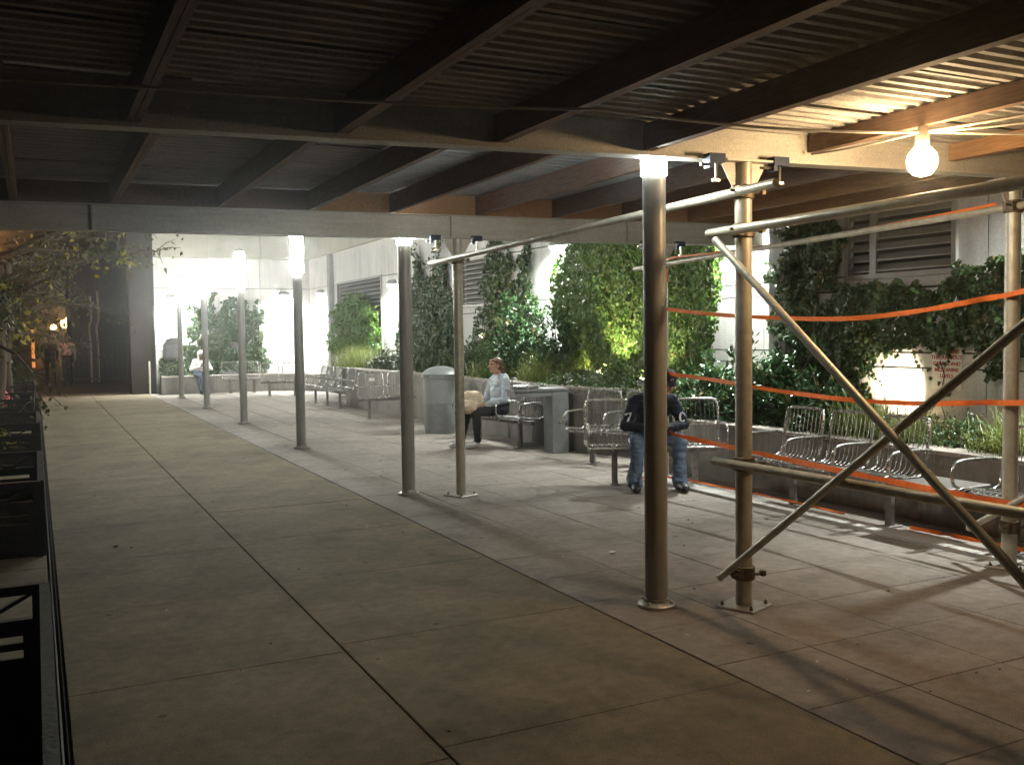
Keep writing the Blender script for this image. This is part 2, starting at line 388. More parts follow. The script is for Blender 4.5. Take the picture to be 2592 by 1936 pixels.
# louvres
def louvre(y0, y1, z0, z1, n, label, mull=None):
    f = MB(); f.box(-.06,-.02,y0-.05,y0,z0-.05,z1+.05).box(-.06,-.02,y1,y1+.05,z0-.05,z1+.05).box(-.06,-.02,y0,y1,z0-.05,z0).box(-.06,-.02,y0,y1,z1,z1+.05)
    if mull: f.box(-.055,-.02,mull-.04,mull+.04,z0,z1)
    fr = f.build('louvre_frame', T['louv'], bld); fr['label'] = label
    st = (z1-z0)/n
    me = MB().add([(-.045,y0,0),(-.045,y1,0),(.02,y1,st*.62),(.02,y0,st*.62),(-.045,y0,-.012),(-.045,y1,-.012),(.026,y1,st*.62-.01),(.026,y0,st*.62-.01)],
                  [(0,1,2,3),(7,6,5,4),(0,4,5,1),(3,2,6,7)]).mesh('louvre_slat', T['louv'])
    for i in range(n): link('louvre_slat', me, fr, (0,0,z0+st*i+.03))
louvre(6.1,7.34,2.13,2.97,8,'wide louvre above the ivy near the bulb',mull=7.02)
louvre(15.52,17.23,2.14,2.97,9,'louvre between the two climbing vines')
louvre(22.22,25.88,.9,2.97,20,'tall louvre behind the rounded ivy mound')

# wall lights
def wall_light(label, loc, rz, watts):
    t = thing('wall_light', label, 'wall light', loc, rz, 'wall lights along the building')
    # local: wall is at +x side, light projects to -x
    prof = []
    sh = MB(); vs = []; n = 12
    for z, r in ((.10,.13),(.06,.19),(0,.21)):
        for k in range(n+1):
            a = PI/2+PI*k/n; vs.append((r*math.cos(a)*.9, r*1.05*math.sin(a), z))
    fs = []
    for j in range(2):
        for k in range(n): fs.append((j*(n+1)+k, j*(n+1)+k+1, (j+1)*(n+1)+k+1, (j+1)*(n+1)+k))
    fs.append(tuple(range(n,-1,-1)))
    sh.add(vs, fs); sh.build('shade', T['pier'], t)
    poly = [(.19*math.cos(PI/2+PI*k/n)*.9, .19*math.sin(PI/2+PI*k/n)) for k in range(n+1)]
    MB().prism(poly, -.035, -.005).build('lens', T['walllens'], t)
    MB().box(0,.02,-.12,.12,-.1,.12).build('back_plate', T['pier'], t)
    ld = bpy.data.lights.new('wall_light_lamp', 'AREA'); ld.shape = 'DISK'; ld.size = .2; ld.energy = watts; ld.color = (.93,1,.94); ld.spread = math.radians(150)
    lo = bpy.data.objects.new('lamp', ld); COL.objects.link(lo); lo.parent = t; lo.location = (-.12,0,-.045); lo.rotation_euler = (0, math.radians(-14), 0)
    return t
wx = WX-.022
wall_light('wall light above the bright wall between laurel and ivy block', (wx,13.4,2.95), 0, WALLW)
wall_light('wall light hidden beside the grey pier, right of the ivy block', (wx,8.9,3.0), 0, WALLW)
wall_light('wall light beyond the scaffold on the right, over the louvre end', (wx,4.45,2.95), 0, WALLW*1.15)
wall_light('wall light right of the rounded ivy mound', (wx,21.3,2.75), 0, WALLW)
wall_light('wall light on the side wall next to the far corner', (wx,27.5,2.8), 0, WALLW)
wall_light('wall light on the end wall just left of the far corner', (6.75,28.97,2.8), PI/2*1, WALLW)
wall_light('wall light at the left end of the end wall', (3.55,28.97,2.7), PI/2*1, WALLW)

# ================================================================== lamp posts
def lamp_post(loc, label, near=False):
    t = thing('lamp_post', label, 'lamp post', loc, 0, 'row of round steel lamp posts')
    MB().lathe([(.066,.04),(.066,2.47)], n=20).build('pole', T['steelpaint'], t, smooth=40)
    MB().lathe([(.11,0),(.11,.018),(.10,.028),(.078,.034),(.074,.05),(.0665,.052)], n=24).build('base_flange', T['base'], t, smooth=30)
    top = 3.12
    for k in range(4):
        a_ = .5+k*PI/2; MB().lathe([(.009,.027),(.009,.038),(.004,.042)], (.092*math.cos(a_), .092*math.sin(a_), 0), 6).build('anchor_bolt', T['bolt'], t)
    hr = .074 if near else .088
    MB().lathe([(.055,2.47),(hr,2.478),(hr,top-.03),(hr*.8,top)], n=20).build('lamp_head', T['glownear' if near else 'glowfar'], t, smooth=40)
    MB().lathe([(.074,top+.002),(.074,top+.03),(.02,top+.06)], n=20).build('cap', T['steelpaint'], t, smooth=40)
    return t
lamp_post((3.185,4.58,0), 'nearest thick grey lamp post, in front of the seated man', True)
lamp_post((3.29,9.0,0), 'second lamp post, left of the slim scaffold post and the woman', True)
lamp_post((3.33,13.48,0), 'third lamp post, its whole head glowing beyond the shed')
lamp_post((3.38,17.9,0), 'fourth lamp post, in line between third and the two far ones')
lamp_post((3.40,22.25,0), 'fifth lamp post, just right of the hooded person')
lamp_post((3.40,26.4,0), 'farthest lamp post, left of the hooded person by the end wall')

# ================================================================== sidewalk shed
HS1 = lambda x: 4.78-.115*x
HS2 = lambda x: 9.2-.095*x
GP = 'scaffold posts of the shed'
def clampmb():
    m_ = MB(); m_.box(-.045,.045,-.03,.03,-.01,.035); m_.box(-.045,-.02,-.03,.03,-.045,-.01); return m_
clamp_me = MB().box(-.05,.05,-.035,.035,-.02,.03).box(-.05,-.025,-.03,.03,-.05,-.02).mesh('clamp_body', T['blue'])
bolt_me = MB().tube([(.01,0,-.02),(.01,0,-.105)],.007,6).box(-.012,.032,-.008,.008,-.12,-.105).tube([(-.09,.0,-.03),(-.03,0,-.03)],.008,6).mesh('clamp_bolt', T['bolt'])
def scaffold_post(x, y, ztop, label, gusset=True, rz=.1):
    t = thing('scaffold_post', label, 'scaffold post', (x,y,0), 0, GP)
    MB().tube([(0,0,.015),(0,0,ztop-.012)],.048,20).build('tube', T['galv'], t, smooth=40)
    b_ = MB().cbox(-.12,.12,-.12,.12,0,.014,.004).build('base_plate', T['base'], t); b_.rotation_euler = (0,0,rz+.3)
    for k in range(4):
        a_ = rz+.3+PI/4+k*PI/2; c_ = Vector((.128*math.cos(a_), .128*math.sin(a_), 0)); MB().lathe([(.011,.0142),(.011,.026),(.006,.027),(.006,.036)], tuple(c_), 6).build('anchor_bolt', T['coupler'], t)
    X = Matrix.Rotation(-.1,4,'Z')
    tp = MB().box(-.15,.15,-.07,.07,ztop-.012,ztop-.001,0,X)
    tp.build('top_plate', T['header'], t)
    for s_ in (-1,1):
        gm = MB()
        A = [(s_*.049,ztop-.19),(s_*.049,ztop-.012),(s_*.15,ztop-.012)]
        vs = [X @ Vector((a,-.004,b)) for a,b in A]+[X @ Vector((a,.004,b)) for a,b in A]
        gm.add(vs, [(0,1,2),(5,4,3),(0,3,4,1),(1,4,5,2),(2,5,3,0)])
        gm.build('gusset', T['header'], t)
    return t
def beam_clamps(x, y, z, wh):
    for s_, sd in ((-1,'left'),(1,'right')):
        c = thing('beam_clamp', f'small blue beam clamp with bolt, {sd} of {wh}', 'clamp', (x+s_*.21, y-s_*.21*.1-.03, z-.005), -.1, 'blue clamps holding the posts to the headers')
        link('clamp_body', clamp_me, c); link('clamp_bolt', bolt_me, c)
ZH1, ZH2 = 2.545, 2.525
scaffold_post(3.62,4.33,ZH1,'nearest scaffold post, right of the thick lamp post, with the cross braces clamped to it')
scaffold_post(3.72,8.68,ZH2,'slim scaffold post in front of the seated woman')
scaffold_post(5.74,4.2,ZH1,'scaffold post at the right edge beyond the crossed tubes')
scaffold_post(6.08,8.58,ZH2,'scaffold post hidden behind the nearest lamp post, tied with orange tape')
scaffold_post(3.58,1.62,ZH1+.0,'scaffold post outside the right edge of the view carrying the ends of the braces')
beam_clamps(3.62, 4.33, ZH1, 'the nearest scaffold post'); beam_clamps(3.72, 8.74, ZH2, 'the slim post by the woman'); beam_clamps(6.08, 8.62, ZH2, 'the post behind the lamp post')

def header(name, HS, x0, x1, z0, h, label, splice=None):
    t = thing(name, label, 'steel beam', (x0, HS(x0), z0), math.atan2(HS(x1)-HS(x0), x1-x0), 'steel header beams of the shed')
    L_ = math.hypot(x1-x0, HS(x1)-HS(x0))
    MB().cbox(0,L_,-.055,.055,0,.011,.002).build('bottom_flange', T['header'], t)
    MB().cbox(0,L_,-.055,.055,h-.011,h,.002).build('top_flange', T['header'], t)
    MB().box(0,L_,-.006,.006,.0112,h-.0112).build('web', T['header'], t)
    for sx in (splice or []):
        MB().box(sx-.0,sx+.008,-.05,-.0065,.0113,h-.0113).build('stiffener', T['header'], t)
    return t
header('header_beam', HS1, -2.2, 7.3, ZH1, .225, 'near galvanised header beam running across the shed over the nearest post', ())
header('header_beam', HS2, -3.5, 7.38, ZH2, .235, 'far pale header beam closing the shed above the slim post', (4.0, 7.25, 9.2))
header('header_beam', lambda x: .35-.02*x, -2.2, 7.3, ZH1, .225, 'header beam behind the camera at the near end of the shed', ())

GJ = 'timber joists of the shed roof'
def joist(x, y0, y1, z, label, m='timber', w_=.062, h=.2, single=False):
    t = thing('timber_joist', label, 'joist', (x, y0, z), 0, GJ)
    L_ = y1-y0
    if single: MB().box(-w_/2,w_/2,0,L_,0,h).build('plank', T[m], t)
    else:
        MB().box(-w_/2,-.002,0,L_,0,h).build('plank', T[m], t); MB().box(.003,w_/2,0,L_,.002,h).build('plank', T[m], t)
    return t
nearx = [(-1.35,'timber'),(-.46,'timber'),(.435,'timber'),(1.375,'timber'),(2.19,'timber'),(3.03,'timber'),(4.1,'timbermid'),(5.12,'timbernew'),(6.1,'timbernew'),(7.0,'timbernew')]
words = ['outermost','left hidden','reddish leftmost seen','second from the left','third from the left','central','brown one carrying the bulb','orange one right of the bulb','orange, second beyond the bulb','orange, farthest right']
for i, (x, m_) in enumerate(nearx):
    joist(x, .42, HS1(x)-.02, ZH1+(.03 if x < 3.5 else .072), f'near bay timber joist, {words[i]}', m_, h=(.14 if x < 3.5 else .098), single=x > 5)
farx = [-.98,-.12,.66,1.56,2.38,3.15,4.02,4.85,5.65,6.45,7.2]
fw = ['beyond the left edge','at the left edge','first right of the left edge','over the third and fourth lamps','ending above the second lamp post','between the two white lamp heads','above the near header joint','left of the nearest scaffold post','right of the nearest scaffold post','below the bulb','along the building wall']
for i, x in enumerate(farx):
    joist(x, HS1(x)-.05, 9.3-.095*x, ZH1+.226, f'far bay timber joist {fw[i]}', 'timbernew' if i in (9,10) else 'timber', .058, .18)
# blocking on the far header
for i in range(len(farx)-1):
    x0, x1 = farx[i]+.03, farx[i+1]-.03
    yy = HS2((x0+x1)/2)
    o = (MB().box(0, x1-x0, -.02, .02, 0, .193) if i != 5 else MB().box(0, .02, -.02, .02, 0, .193).box(.14, x1-x0, -.02, .02, 0, .193).box(.0201, .1399, -.02, .02, 0, .10)).build('blocking_board', T['timbernew'] if i > 3 else T['timber'], None, (x0, HS2(x0)+.02, ZH2+.237)); o.rotation_euler = (0,0,-.095)
    tag(o, f'timber block on far header, joist {fw[i]}', 'board', 'blocking boards on the far header')

def corr(name, x0, x1, y0, y1, z, mt, pitch, hgt, skew=0):
    vs = []; fs = []; n = max(1, round((y1-y0)/pitch)); prof = []
    for i in range(n):
        for f_, h_ in ((0,0),(.32,0),(.46,hgt),(.82,hgt),(.96,0)): prof.append((y0+(i+f_)*(y1-y0)/n, h_))
    prof.append((y1, 0)); k = len(prof)
    for x in (x0, x1):
        for y_, h_ in prof: vs.append((x, y_+skew*(x-x0), z+h_))
    for x in (x0, x1):
        for y_, h_ in prof: vs.append((x, y_+skew*(x-x0), z+h_+.0015))
    for i in range(k-1):
        fs.append((i, i+1, k+i+1, k+i)); fs.append((3*k+i, 3*k+i+1, 2*k+i+1, 2*k+i))
    return MB().add(vs, fs), mt
dk = thing('shed_deck', 'corrugated steel deck laid over the joists of the shed', 'roof deck', (0,0,0))
y = -.4; j = 0
while y < 4.35:
    y1 = min(y+.72, 4.40)
    for x0, x1 in ((-3.2,.9),(.88,5.0),(4.98,7.5)):
        m_, t_ = corr('deck_sheet', x0, x1, y, y1, ZH1+.172+(j%2)*.004+random.uniform(0,.004), T['deck'], .09, .03)
        m_.build('deck_sheet', t_, dk)
    y = y1-.03 if y1 < 4.4 else 9; j += 1
y = 4.1
j = 0
while y < 9.2:
    y1 = min(y+.72, 9.25)
    for x0, x1 in ((-3.2,.9),(.88,5.0),(4.98,7.5)):
        sk = -.0
        m_, t_ = corr('deck_sheet', x0, x1, y, y1, ZH1+.412+(j%2)*.004+random.uniform(0,.004), T['deck2'], .12, .02, -.0)
        m_.build('deck_sheet', t_, dk)
    y = y1-.03 if y1 < 9.25 else 99; j += 1
# deck tops: parapet boards around the shed
for nm, a in (('near',(-3.2,7.5,-.45,-.41,ZH1+.24,ZH1+1.0)),):
    o = MB().box(*a).build('parapet_panel', T['timber']); tag(o, 'plywood parapet panel along the near edge of the shed roof', 'parapet')

# tubes
def coupler(mbx, p, ax='y'):
    x, y_, z = p
    mbx.lathe([(.056,-.04),(.063,-.035),(.063,.035),(.056,.04)], (x,y_,z), 14)
    mbx.box(x-.075,x-.03,y_-.05,y_+.02,z-.028,z+.028); mbx.tube([(x-.12,y_-.03,z+.005),(x+.09,y_-.065,z-.005)],.008,6); mbx.box(x+.07,x+.095,y_-.08,y_-.05,z-.016,z+.012)
def tube_thing(a, b_, label, r=.025, coup=()):
    t = thing('scaffold_tube', label, 'scaffold tube', a, 0, 'tubes bracing the scaffold')
    A = Vector(a); B = Vector(b_)
    m_ = MB().tube([(0,0,0), B-A], r, 14, caps=False); m_.tube([(0,0,0), B-A], r-.005, 10, caps=False)
    m_.build('tube', T['galv'], t, smooth=50)
    for c in coup:
        cm_ = MB(); coupler(cm_, Vector(c)-A); cm_.build('coupler', T['coupler'], t, smooth=30)
    return t
XP = 3.62
tube_thing((XP-.075,3.98,2.37),(XP-.02,9.1,2.30),'round tube from the nearest post back to the slim post, open end towards us',coup=((XP,4.33,2.37),(3.72,8.68,2.31)))
tube_thing((XP-.075,4.55,2.155),(3.52,.9,2.17),'upper tube from the nearest post rising to the right edge under the bulb',.027,((XP,4.33,2.155),))
tube_thing((XP-.075,4.5,.83),(3.5,.9,.86),'lower horizontal tube across the front of the crossed braces',.025,((XP,4.33,.83),))
tube_thing((XP-.13,4.42,2.09+.02),(3.42,1.75,-.0+.06),'diagonal brace falling from the nearest post to the lower right',.021)
tube_thing((XP-.10,4.42,.16),(3.47,1.7,2.2),'diagonal brace rising from the foot of the nearest post to the right',.021,((XP,4.33,.20),))
tube_thing((5.66,3.2,2.385),(6.06,9.1,2.29),'far horizontal tube clamped to the right hand post in front of the louvre',.025,((5.74,4.2,2.37),(6.08,8.58,2.30)))
tube_thing((5.66,4.45,.22),(5.66,1.9,1.9),'diagonal brace behind the right hand post rising out of view',.021,((5.74,4.2,.27),))

# bulb + cables
bt = thing('work_light', 'warm glowing bulb hanging in a socket from the shed ceiling at the right', 'light bulb', (4.08,3.5,2.44), 0)
MB().lathe([(.015,-.076),(.045,-.066),(.068,-.035),(.075,.0),(.068,.033),(.046,.06),(.030,.075)], n=24).build('bulb', T['bulb'], bt, smooth=60)
MB().lathe([(.034,.072),(.034,.068),(.034,.12),(.022,.175)], n=16).build('socket', T['cable'], bt, smooth=40)
def cable(pts, label, r=.007, m='cable'):
    o = MB().tube(pts, r, 6).build('cable', T[m], smooth=60); return tag(o, label, 'cable', 'cables under the shed roof')
def sag(a, b_, s, n=14): return [(a[0]+(b_[0]-a[0])*i/n, a[1]+(b_[1]-a[1])*i/n, a[2]+(b_[2]-a[2])*i/n - s*4*(i/n)*(1-i/n)) for i in range(n+1)]
cable(sag((-.46,4.15,2.565),(.45,4.0,2.565),.0)+sag((.45,4.0,2.565),(2.26,3.62,2.562),.015)[1:]+sag((2.26,3.62,2.562),(4.07,3.5,2.585),.03)[1:], 'long pale cable strung under the joists to the bulb')
cable(sag((4.10,3.49,2.59),(4.30,1.9,2.60),.02), 'cable running from the bulb along the brown joist towards us', .009)
cable(sag((4.11,3.48,2.585),(4.7,2.3,2.60),.02), 'second cable running from the bulb towards the camera side', .008)
cable(sag((4.12,3.5,2.59),(5.4,2.9,2.60),.02), 'third cable running right from the bulb along the orange joist', .007)
cable(sag((4.07,3.52,2.585),(4.05,4.25,2.60),.01), 'short cable from the bulb back to the near header', .006)

# ================================================================== orange tapes
def tape(pts, label, w_=.038, tilt=.4):
    n = len(pts); vs = []; fs = []
    for i, p in enumerate(pts):
        a = tilt*(math.sin(i*.5)+.6*math.sin(i*1.7+1)); hz = w_/2*math.cos(a); hx = w_/2*math.sin(a)
        for dx, dz in ((-hx-.0006,-hz),(-hx+.0006,-hz),(hx+.0006,hz),(hx-.0006,hz)): vs.append((p[0]+dx, p[1], p[2]+dz))
    for i in range(n-1):
        for k in range(4): fs.append((i*4+k, i*4+(k+1)%4, (i+1)*4+(k+1)%4, (i+1)*4+k))
    fs.append((3,2,1,0)); fs.append(tuple((n-1)*4+k for k in range(4)))
    o = MB().add(vs, fs).build('barrier_tape', T['tape'], smooth=60); return tag(o, label, 'barrier tape', 'orange barrier tapes')
def spline(P_, n=8):
    P_ = [Vector(p) for p in P_]; res = []
    for i in range(len(P_)-1):
        p0, p1_, p2_, p3_ = P_[max(i-1,0)], P_[i], P_[i+1], P_[min(i+2,len(P_)-1)]
        for k in range(n):
            t_ = k/n; res.append(.5*((2*p1_)+(-p0+p2_)*t_+(2*p0-5*p1_+4*p2_-p3_)*t_*t_+(-p0+3*p1_-3*p2_+p3_)*t_**3))
    res.append(P_[-1]); return res
tp = lambda L_: [(6.02, 8.56, L_[0][1])]+[(5.66, a, b_) for a, b_ in L_[1:]]
tape(spline(tp([(8.6,1.87),(8.12,1.83),(7.18,1.74),(6.32,1.69),(5.54,1.67),(4.89,1.71),(4.33,1.78),(4.1,1.81),(3.2,1.98)])), 'uppermost orange tape sagging at head height before the ivy')
tape(spline(tp([(8.6,1.21),(8.13,1.18),(7.18,1.13),(6.32,1.07),(5.54,1.04),(4.88,1.05),(4.31,1.09),(4.11,1.1),(3.2,1.17)])), 'middle orange tape passing in front of the planter plants')
tape(spline(tp([(8.6,.60),(7.84,.57),(7.05,.53),(6.32,.50),(5.54,.47),(4.88,.45),(4.31,.44),(4.1,.44),(3.2,.47)])), 'lower orange tape in front of the long bench seats', .045)
tape(spline([(5.72,8.62,.02),(5.95,8.3,.05),(6.02,7.6,.05),(6.04,6.8,.05),(6.0,5.9,.05)]), 'orange tape lying along the kerb by the man\'s feet', .02, .6)
tape(spline([(6.02,5.25,.05),(6.04,4.99,.05),(6.06,4.6,.05),(6.1,3.8,.05)]), 'loose end of orange tape on the floor left of the right hand post', .03, .6)
tape(spline([(6.02,8.5,2.30),(5.98,8.3,2.35),(5.93,7.4,2.34),(5.85,6.2,2.345),(5.77,5.0,2.375),(5.71,4.3,2.40)]), 'thin orange tape wound along the far horizontal tube', .02, .2)
MBt = MB().lathe([(.052,2.12),(.053,2.14),(.053,2.30),(.052,2.32)], n=14); o = MBt.build('barrier_tape', T['tape'], None, (6.08,8.58,0)); tag(o, 'orange tape wrapped round the top of the hidden scaffold post', 'barrier tape', 'orange barrier tapes')

# ================================================================== wire benches
def seat_profile(t):  # side profile of the wire: y,z
    P_ = [(-.235,.375),(-.25,.41),(-.235,.437),(-.15,.438),(0,.415),(.12,.41),(.185,.44),(.215,.52),(.235,.66),(.262,.80),(.27,.865)]
    return P_
def arc(c, r, a0, a1, n, x=0): return [(x, c[0]+r*math.cos(a0+(a1-a0)*i/n), c[1]+r*math.sin(a0+(a1-a0)*i/n)) for i in range(n+1)]
W = .25
seat_m = MB()
P_ = seat_profile(0)
for i in range(9):
    x = -W+.055+i*(2*W-.11)/8
    seat_m.tube(spline([(x,a,b_) for a,b_ in P_[:6]],3), .0036, 5, 1)
seat_m.tube([(-W+.012,-.25,.41),(W-.012,-.25,.41)], .010, 8); seat_m.tube([(-W+.012,.12,.405),(W-.012,.12,.405)], .008, 6)
seat_m.tube([(-W+.012,-.10,.425),(W-.012,-.10,.425)], .006, 6)
for s_ in (-1,1): seat_m.tube(spline([(s_*(W-.012),a,b_) for a,b_ in P_[:6]],3), .010, 8)
seat_me = seat_m.mesh('seat', [T['chrome'],T['wire']], 60)
back_m = MB()
for i in range(9):
    x = -W+.055+i*(2*W-.11)/8
    zt = .862 if 0 < i < 8 else .85
    back_m.tube(spline([(x,a,min(b_,zt)) for a,b_ in P_[5:]],3), .0034, 5, 1)
fr_ = [(-(W-.012),.12,.41),(-(W-.012),.185,.44),(-(W-.012),.215,.52),(-(W-.012),.235,.66),(-(W-.014),.255,.78),(-(W-.03),.266,.835),(-(W-.07),.27,.865)]
back_m.tube(spline(fr_+[(-x,y_,z_) for x,y_,z_ in fr_[::-1]],3), .0135, 8)
back_m.tube([(-W+.02,.228,.60),(W-.02,.228,.60)], .006, 6)
back_me = back_m.mesh('backrest', [T['chrome'],T['wire']], 60)
arm_pts = spline([(0,.225,.60),(0,.20,.625),(0,.0,.635),(0,-.17,.63),(0,-.235,.60),(0,-.255,.53),(0,-.235,.46),(0,-.17,.435)],4)
arm_me = MB().tube(arm_pts, .0125, 8).mesh('armrest', T['chrome'], 60)
leg_me = MB().box(-.03,.03,-.02,.02,.0,.36).cbox(-.045,.045,-.10,.10,0,.012,.003).box(-.02,.02,-.18,.14,.355,.395).mesh('leg', T['benchleg'])
def bench(label, loc, rz, slots, legs, backs=None, tables=(), pitch=.55):
    t = thing('wire_bench', label, 'bench', loc, rz, 'steel wire benches on the plaza')
    n = len(slots); xs_ = [(i-(n-1)/2)*pitch for i in range(n)]
    for x, k in zip(xs_, slots):
        if k == 'T':
            MB().cbox(x-.24,x+.24,-.24,.22,.40,.425,.006).build('side_table', T['benchleg'], t); continue
        link('seat', seat_me, t, (x,0,0)); link('backrest', back_me, t, (x,0,0))
    for i in range(n+1): link('armrest', arm_me, t, (-n*pitch/2+i*pitch,0,0))
    MB().box(-n*pitch/2+.03,n*pitch/2-.03,-.035,.035,.335,.385).build('beam', T['benchleg'], t)
    for x in legs: link('leg', leg_me, t, (x,0,0))
    return t
# facing -x : local -y must map to -x  => rz = -90deg
bench('long wire bench along the low planter, ending beyond the right edge', (6.10,5.02,0), -PI/2, 'SSSTSSS', (-1.6,-.5,.6,1.6), pitch=.575)
BX, BY, BR = 5.74, 8.27, math.radians(-27)
bench('three seat wire bench with the man in navy sitting on it', (BX,BY,0), BR, 'SSS', (-.42,.42), pitch=.47)
bench('wire bench by the planter, behind the man\'s bench', (6.15,9.7,0), math.radians(-62), 'SS', (-.3,.3))
bench('wire bench with the woman in grey sitting on it', (5.9,12.35,0), math.radians(-80), 'SSS', (-.5,.5))
bench('two seat wire bench with tall backs left of the litter bin', (5.95,17.4,0), math.radians(-14), 'SS', (-.33,.33), pitch=.56)
bench('row of wire seats along the curved planter face, left of the two seat bench', (5.85,21.2,0), -PI/2, 'SSSSS', (-1,.0,1), pitch=.56)
bench('far wire bench just right of the third lamp post base', (5.85,25.6,0), math.radians(-5), 'SS', (-.33,.33), pitch=.58)
bench('farthest wire bench standing against the end planter', (5.2,27.65,0), 0, 'SS', (-.33,.33), pitch=.55)
st = MB().box(-.055,.055,-.003,.003,-.03,.03)
for x, y_, z_, r_, lb in ((5.73,17.68,.74,-.24,'white sticker on the back of the two seat bench'),):
    o = st.build('sticker', T['litter'], None, (x,y_-.085,z_)); o.rotation_euler = (-.1,0,r_); tag(o, lb, 'sticker')

# ================================================================== litter bin, fountain
t = thing('litter_bin', 'tall grey steel litter bin with domed lid beside the woman', 'litter bin', (5.85,14.4,0))
MB().lathe([(.275,.0),(.28,.01),(.28,.48)], n=32).build('lower_body', T['bin2'], t, smooth=30)
MB().lathe([(.285,.482),(.285,.88),(.30,.885),(.30,.93)], n=32).build('upper_body', T['bin'], t, smooth=30)
MB().lathe([(.315,.932),(.315,.95),(.27,1.0),(.19,1.045),(.09,1.07),(.01,1.075)], n=32).build('lid', T['bin'], t, smooth=40)
for k in range(10):
    a = 2*PI*k/10; MB().tube([(.31*math.cos(a),.31*math.sin(a),.91),(.335*math.cos(a),.335*math.sin(a),.91)],.012,6).build('rivet', T['bolt'], t)
t = thing('drinking_fountain', 'steel drinking fountain on a flat pedestal right of the woman', 'fountain', (6.05,11.2,0), math.radians(-6))
MB().cbox(.02,.24,-.16,.16,0,.82,.01).build('pedestal', T['sheet'], t)
MB().cbox(-.52,.24,-.17,.17,.825,.86,.012).box(-.5,.015,-.15,.15,.76,.822).build('arm', T['sheet'], t)
MB().lathe([(.06,-.10),(.14,-.05),(.19,.0),(.20,.02),(.185,.02),(.13,-.02),(.03,-.05)], (-.30,0,.88), 24).build('basin', T['chrome'], t, smooth=40)
MB().tube(spline([(-.48,0,.86),(-.48,0,.98),(-.45,0,1.0),(-.42,0,.985)],4),.012,8).build('spout', T['chrome'], t, smooth=50)
MB().tube([(.13,-.161,.42),(.13,-.18,.42)],.018,10).build('push_button', T['bolt'], t)

# ================================================================== sign, box
t = thing('wall_sign', 'white wall sign with five lines of faded red capitals right of the lit patch', 'sign', (WX-.03,6.16,1.24), 0)
MB().box(-.012,-.0,-.17,.15,-.22,.18).build('board', T['sign'], t)
def text(s_, size, m_, parent, loc, rot, name='lettering', ext=.001, bold=False):
    c = bpy.data.curves.new('txt','FONT'); c.body = s_; c.size = size; c.align_x = 'CENTER'; c.extrude = ext
    if bold: c.offset = size*.025
    o = bpy.data.objects.new('txt', c); COL.objects.link(o); dg = bpy.context.evaluated_depsgraph_get()
    me = bpy.data.meshes.new_from_object(o.evaluated_get(dg)); bpy.data.objects.remove(o); me.materials.clear(); me.materials.append(m_)
    ob = link(name, me, parent, loc); ob.rotation_euler = rot; return ob
for i, s_ in enumerate(['SPRINKLERS','THROUGHOUT','GARAGE AND','MEZZANINE','LEVELS']):
    text(s_, .047, T['signred'], t, (-.0135,-.01,.115-i*.057), (PI/2,0,-PI/2), bold=True)
t = thing('wall_cabinet', 'grey cabinet with rounded top fixed on the end wall', 'cabinet', (3.48,28.98,.97))
MB().prism([(-.22,0),(.22,0),(.22,.6),(.05,.62),(-.12,.58),(-.22,.42)], 0, .2, 0, Matrix.Rotation(PI/2,4,'X')).build('housing', T['box'], t)
MB().box(-.15,.17,-.212,-.201,.06,.40).build('door', T['sheet'], t)
t = thing('bollard', 'thin pale post standing at the brown end of the far wall', 'bollard', (2.86,28.8,0)); MB().tube([(0,0,0),(0,0,.9)],.03,10).build('tube', T['cable'], t); MB().lathe([(.03,.9),(.02,.925),(.005,.93)],n=10).build('cap', T['cable'], t)

# up lights in the planters
def spot(label, loc, tgt, watts, col=(1,.82,.52), size=95):
    t = thing('garden_spotlight', label, 'spotlight', loc, 0, 'garden spotlights in the planters')
    d = (Vector(tgt)-Vector(loc)).normalized(); q = d.to_track_quat('Z','Y').to_matrix().to_4x4()
    h = MB().lathe([(.03,-.08),(.05,-.06),(.055,.03),(.05,.031)], n=14).build('housing', T['box'], t, smooth=40); h.matrix_basis = q
    l_ = MB().lathe([(.046,.032),(.046,.036)], n=14).build('lens', T['spotlens'], t); l_.matrix_basis = q
    MB().tube([(0,0,-.12),(0,0,0)],.01,6).build('stake', T['box'], t)
    sp = bpy.data.lights.new('spot_lamp','SPOT'); sp.energy = watts; sp.color = col; sp.spot_size = math.radians(size); sp.spot_blend = .5; sp.shadow_soft_size = .04
    o = bpy.data.objects.new('lamp', sp); COL.objects.link(o); o.parent = t
    o.matrix_basis = Matrix.Translation(d*.05) @ d.to_track_quat('-Z','Y').to_matrix().to_4x4()
spot('garden spotlight lighting the bare wall patch left of the red lettered sign', (7.18,6.45,.70), (7.6,6.72,1.05), 60, (1,.86,.62), 75)
spot('small warm garden spotlight behind the grasses and laurel', (7.1,12.15,.98), (7.6,12.5,1.25), 16, (1,.72,.35), 110)
spot('garden spotlight at the foot of the big ivy block', (6.85,11.2,1.0), (7.35,11.2,2.0), 110, (1,.85,.5), 90)
spot('garden spotlight in front of the vines behind the bin', (6.9,15.2,1.5), (7.5,15.3,2.2), 20, (1,.85,.5), 90)
spot('garden spotlight at the grasses under the rounded ivy mound', (6.9,21.4,1.0), (7.5,22.5,1.3), 18, (1,.9,.6), 120)
spot('garden spotlight under the right end of the ivy block', (6.9,10.2,.95), (7.3,10.1,2.0), 40, (1,.85,.5), 90)

